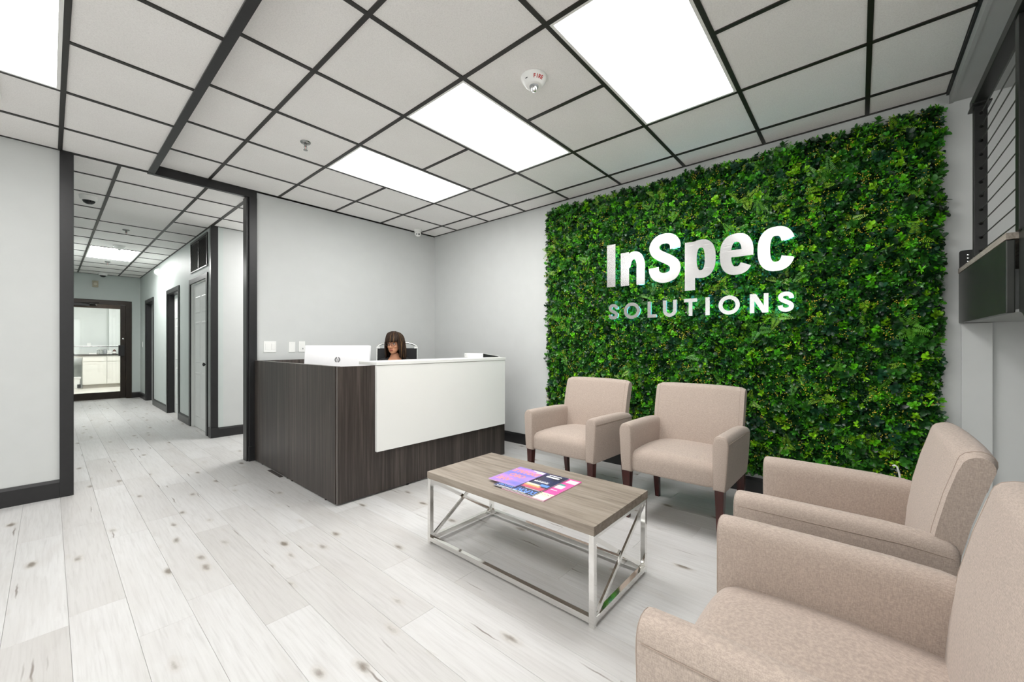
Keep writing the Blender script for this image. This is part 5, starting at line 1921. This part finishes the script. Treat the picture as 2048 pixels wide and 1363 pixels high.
part('crumpled_paper', mb, 'paper', t)
part('grey_jar', MB().lathe([(0.035, 0), (0.040, 0.003), (0.040, 0.10), (0.030, 0.115), (0.030, 0.145), (0.002, 0.15)], 20, (1.035, 16.17, zk)), 'grey_plastic', smooth=40, label='grey jar on the counter right of the steel canister', cat='jar')
t = thing('tissue_box', 'white box with a dark band on the counter beside the brown bottle', 'box', (1.115, 16.06, zk))
part('carton', MB().box(1.065, 1.165, 16.02, 16.10, zk, zk + 0.030, 0.002).box(1.075, 1.150, 16.025, 16.095, zk + 0.036, zk + 0.10, 0.002), 'paper', t)
part('band', MB().box(1.072, 1.155, 16.022, 16.098, zk + 0.030, zk + 0.036), 'black', t)
t = thing('brown_bottle', 'brown glass bottle with a white label on the counter', 'bottle', (1.215, 16.06, zk))
part('glass', MB().lathe([(0.038, 0), (0.042, 0.004), (0.042, 0.085), (0.030, 0.105), (0.014, 0.118), (0.014, 0.132)], 20, (1.215, 16.06, zk)), 'brown_glass', t, smooth=40)
part('cap', MB().lathe([(0.016, 0.132), (0.017, 0.148), (0.002, 0.150)], 16, (1.215, 16.06, zk)), 'white_plastic', t, smooth=40)
part('label_wrap', MB().lathe([(0.0425, 0.018), (0.0425, 0.070)], 20, (1.215, 16.06, zk)), 'paper', t, smooth=40)
t = thing('microscope', 'black instrument on the counter at the edge of the hall post', 'instrument', (0.395, 16.1, zk))
part('foot', MB().box(0.36, 0.445, 16.02, 16.17, zk, zk + 0.018, 0.003), 'black', t)
part('column', MB().bar((0.40, 16.13, zk + 0.018), (0.378, 16.13, zk + 0.40), 0.022), 'black', t)
part('stage', MB().box(0.35, 0.425, 16.04, 16.15, zk + 0.255, zk + 0.272, 0.002), 'black', t)
part('tube', MB().tube([(0.385, 16.10, zk + 0.29), (0.385, 16.08, zk + 0.42)], 0.018, 12), 'black', t, smooth=40)
part('focus_knob', MB().lathe([(0.012, 0), (0.012, 0.02)], 12, (0.412, 16.13, zk + 0.34), 'x'), 'black', t)
part('outlet_plate', MB().box(0.700, 0.775, KY1 - 0.007, KY1 - 0.0005, 1.165, 1.245, 0.002), 'white_plastic', label='white outlet plate on the kitchen wall above the counter', cat='outlet')

# ------------------------------------------------------------------ stair landing with cable railing
ld = thing('stair_landing', 'dark steel stair landing with a wooden deck edge projecting from the right wall', 'stair landing', (3.2, -1.0, 0))
LY = -0.470
part('fascia', MB().box(2.652, XG - 0.004, LY - 0.026, LY, 1.325, 1.634, 0.004), 'stringer', ld)
part('deck', MB().box(2.645, XG - 0.003, -1.50, LY + 0.002, 1.635, 1.662, 0.001), 'deck_wood', ld)
part('fascia', MB().box(2.652, XG - 0.004, -1.50, -1.474, 1.325, 1.634, 0.004), 'stringer', ld)
part('soffit_plate', MB().box(2.66, XG - 0.005, -1.473, LY - 0.027, 1.327, 1.340), 'soffit', ld)
part('wall_bracket', MB().prism(rrect(-0.545, -0.472, 1.650, 1.775, 0.012), 'x', XG - 0.010, XG - 0.001), 'dark_metal', ld)
for z in (1.705, 1.725, 1.745):
    part('bolt', MB().lathe([(0.005, 0), (0.004, -0.003), (0.0005, -0.0035)], 10, (XG - 0.010, -0.508, z), 'x'), 'chrome', ld)
st = thing('stair_flight', 'dark steel stair flight descending from the landing at the right picture edge', 'stairs', (1.6, -1.0, 0))
run, rise = 2.12, 1.662
for yv in (-0.512, -1.488):
    poly = [(2.645, 1.670), (2.645, 1.330), (2.60, 1.320), (0.50, 0.0), (0.20, 0.0), (0.42, 0.32), (2.50, 1.670)]
    part('stringer', MB().prism(poly, 'y', yv - 0.008, yv + 0.008), 'stringer', st)
for k in range(8):
    x = 2.645 - 0.262 * (k + 1)
    z = 1.662 - rise * (k + 1) / 9
    part('tread', MB().box(x, x + 0.285, -1.479, -0.521, z - 0.035, z), 'deck_wood', st)
rl = thing('cable_railing', 'black cable railing on top of the stair landing', 'railing', (3.05, -0.52, 1.662))
for x in (3.440, 2.602):
    part('post', MB().box(x, x + 0.050, -0.545, -0.495, 1.663, 2.549, 0.002), 'dark_metal', rl)
part('top_rail', MB().box(2.40, 3.52, -0.548, -0.488, 2.550, 2.600, 0.003), 'dark_metal', rl)
part('top_plate', MB().box(3.40, 3.528, -0.556, -0.482, 2.540, 2.5495), 'dark_metal', rl)
for k in range(11):
    z = 1.719 + 0.0778 * k
    part('cable', MB().tube([(2.652, -0.520, z), (3.440, -0.520, z)], 0.0030, 6), 'cable', rl)
    part('cable_fitting', MB().lathe([(0.0035, -0.030), (0.008, -0.010), (0.009, 0.0)], 8, (3.440, -0.520, z), 'x'), 'dark_metal', rl)
struct('trim_9', MB().box(XG - 0.022, XG, -0.606, -0.480, 0, 1.324, 0.003), 'wall')
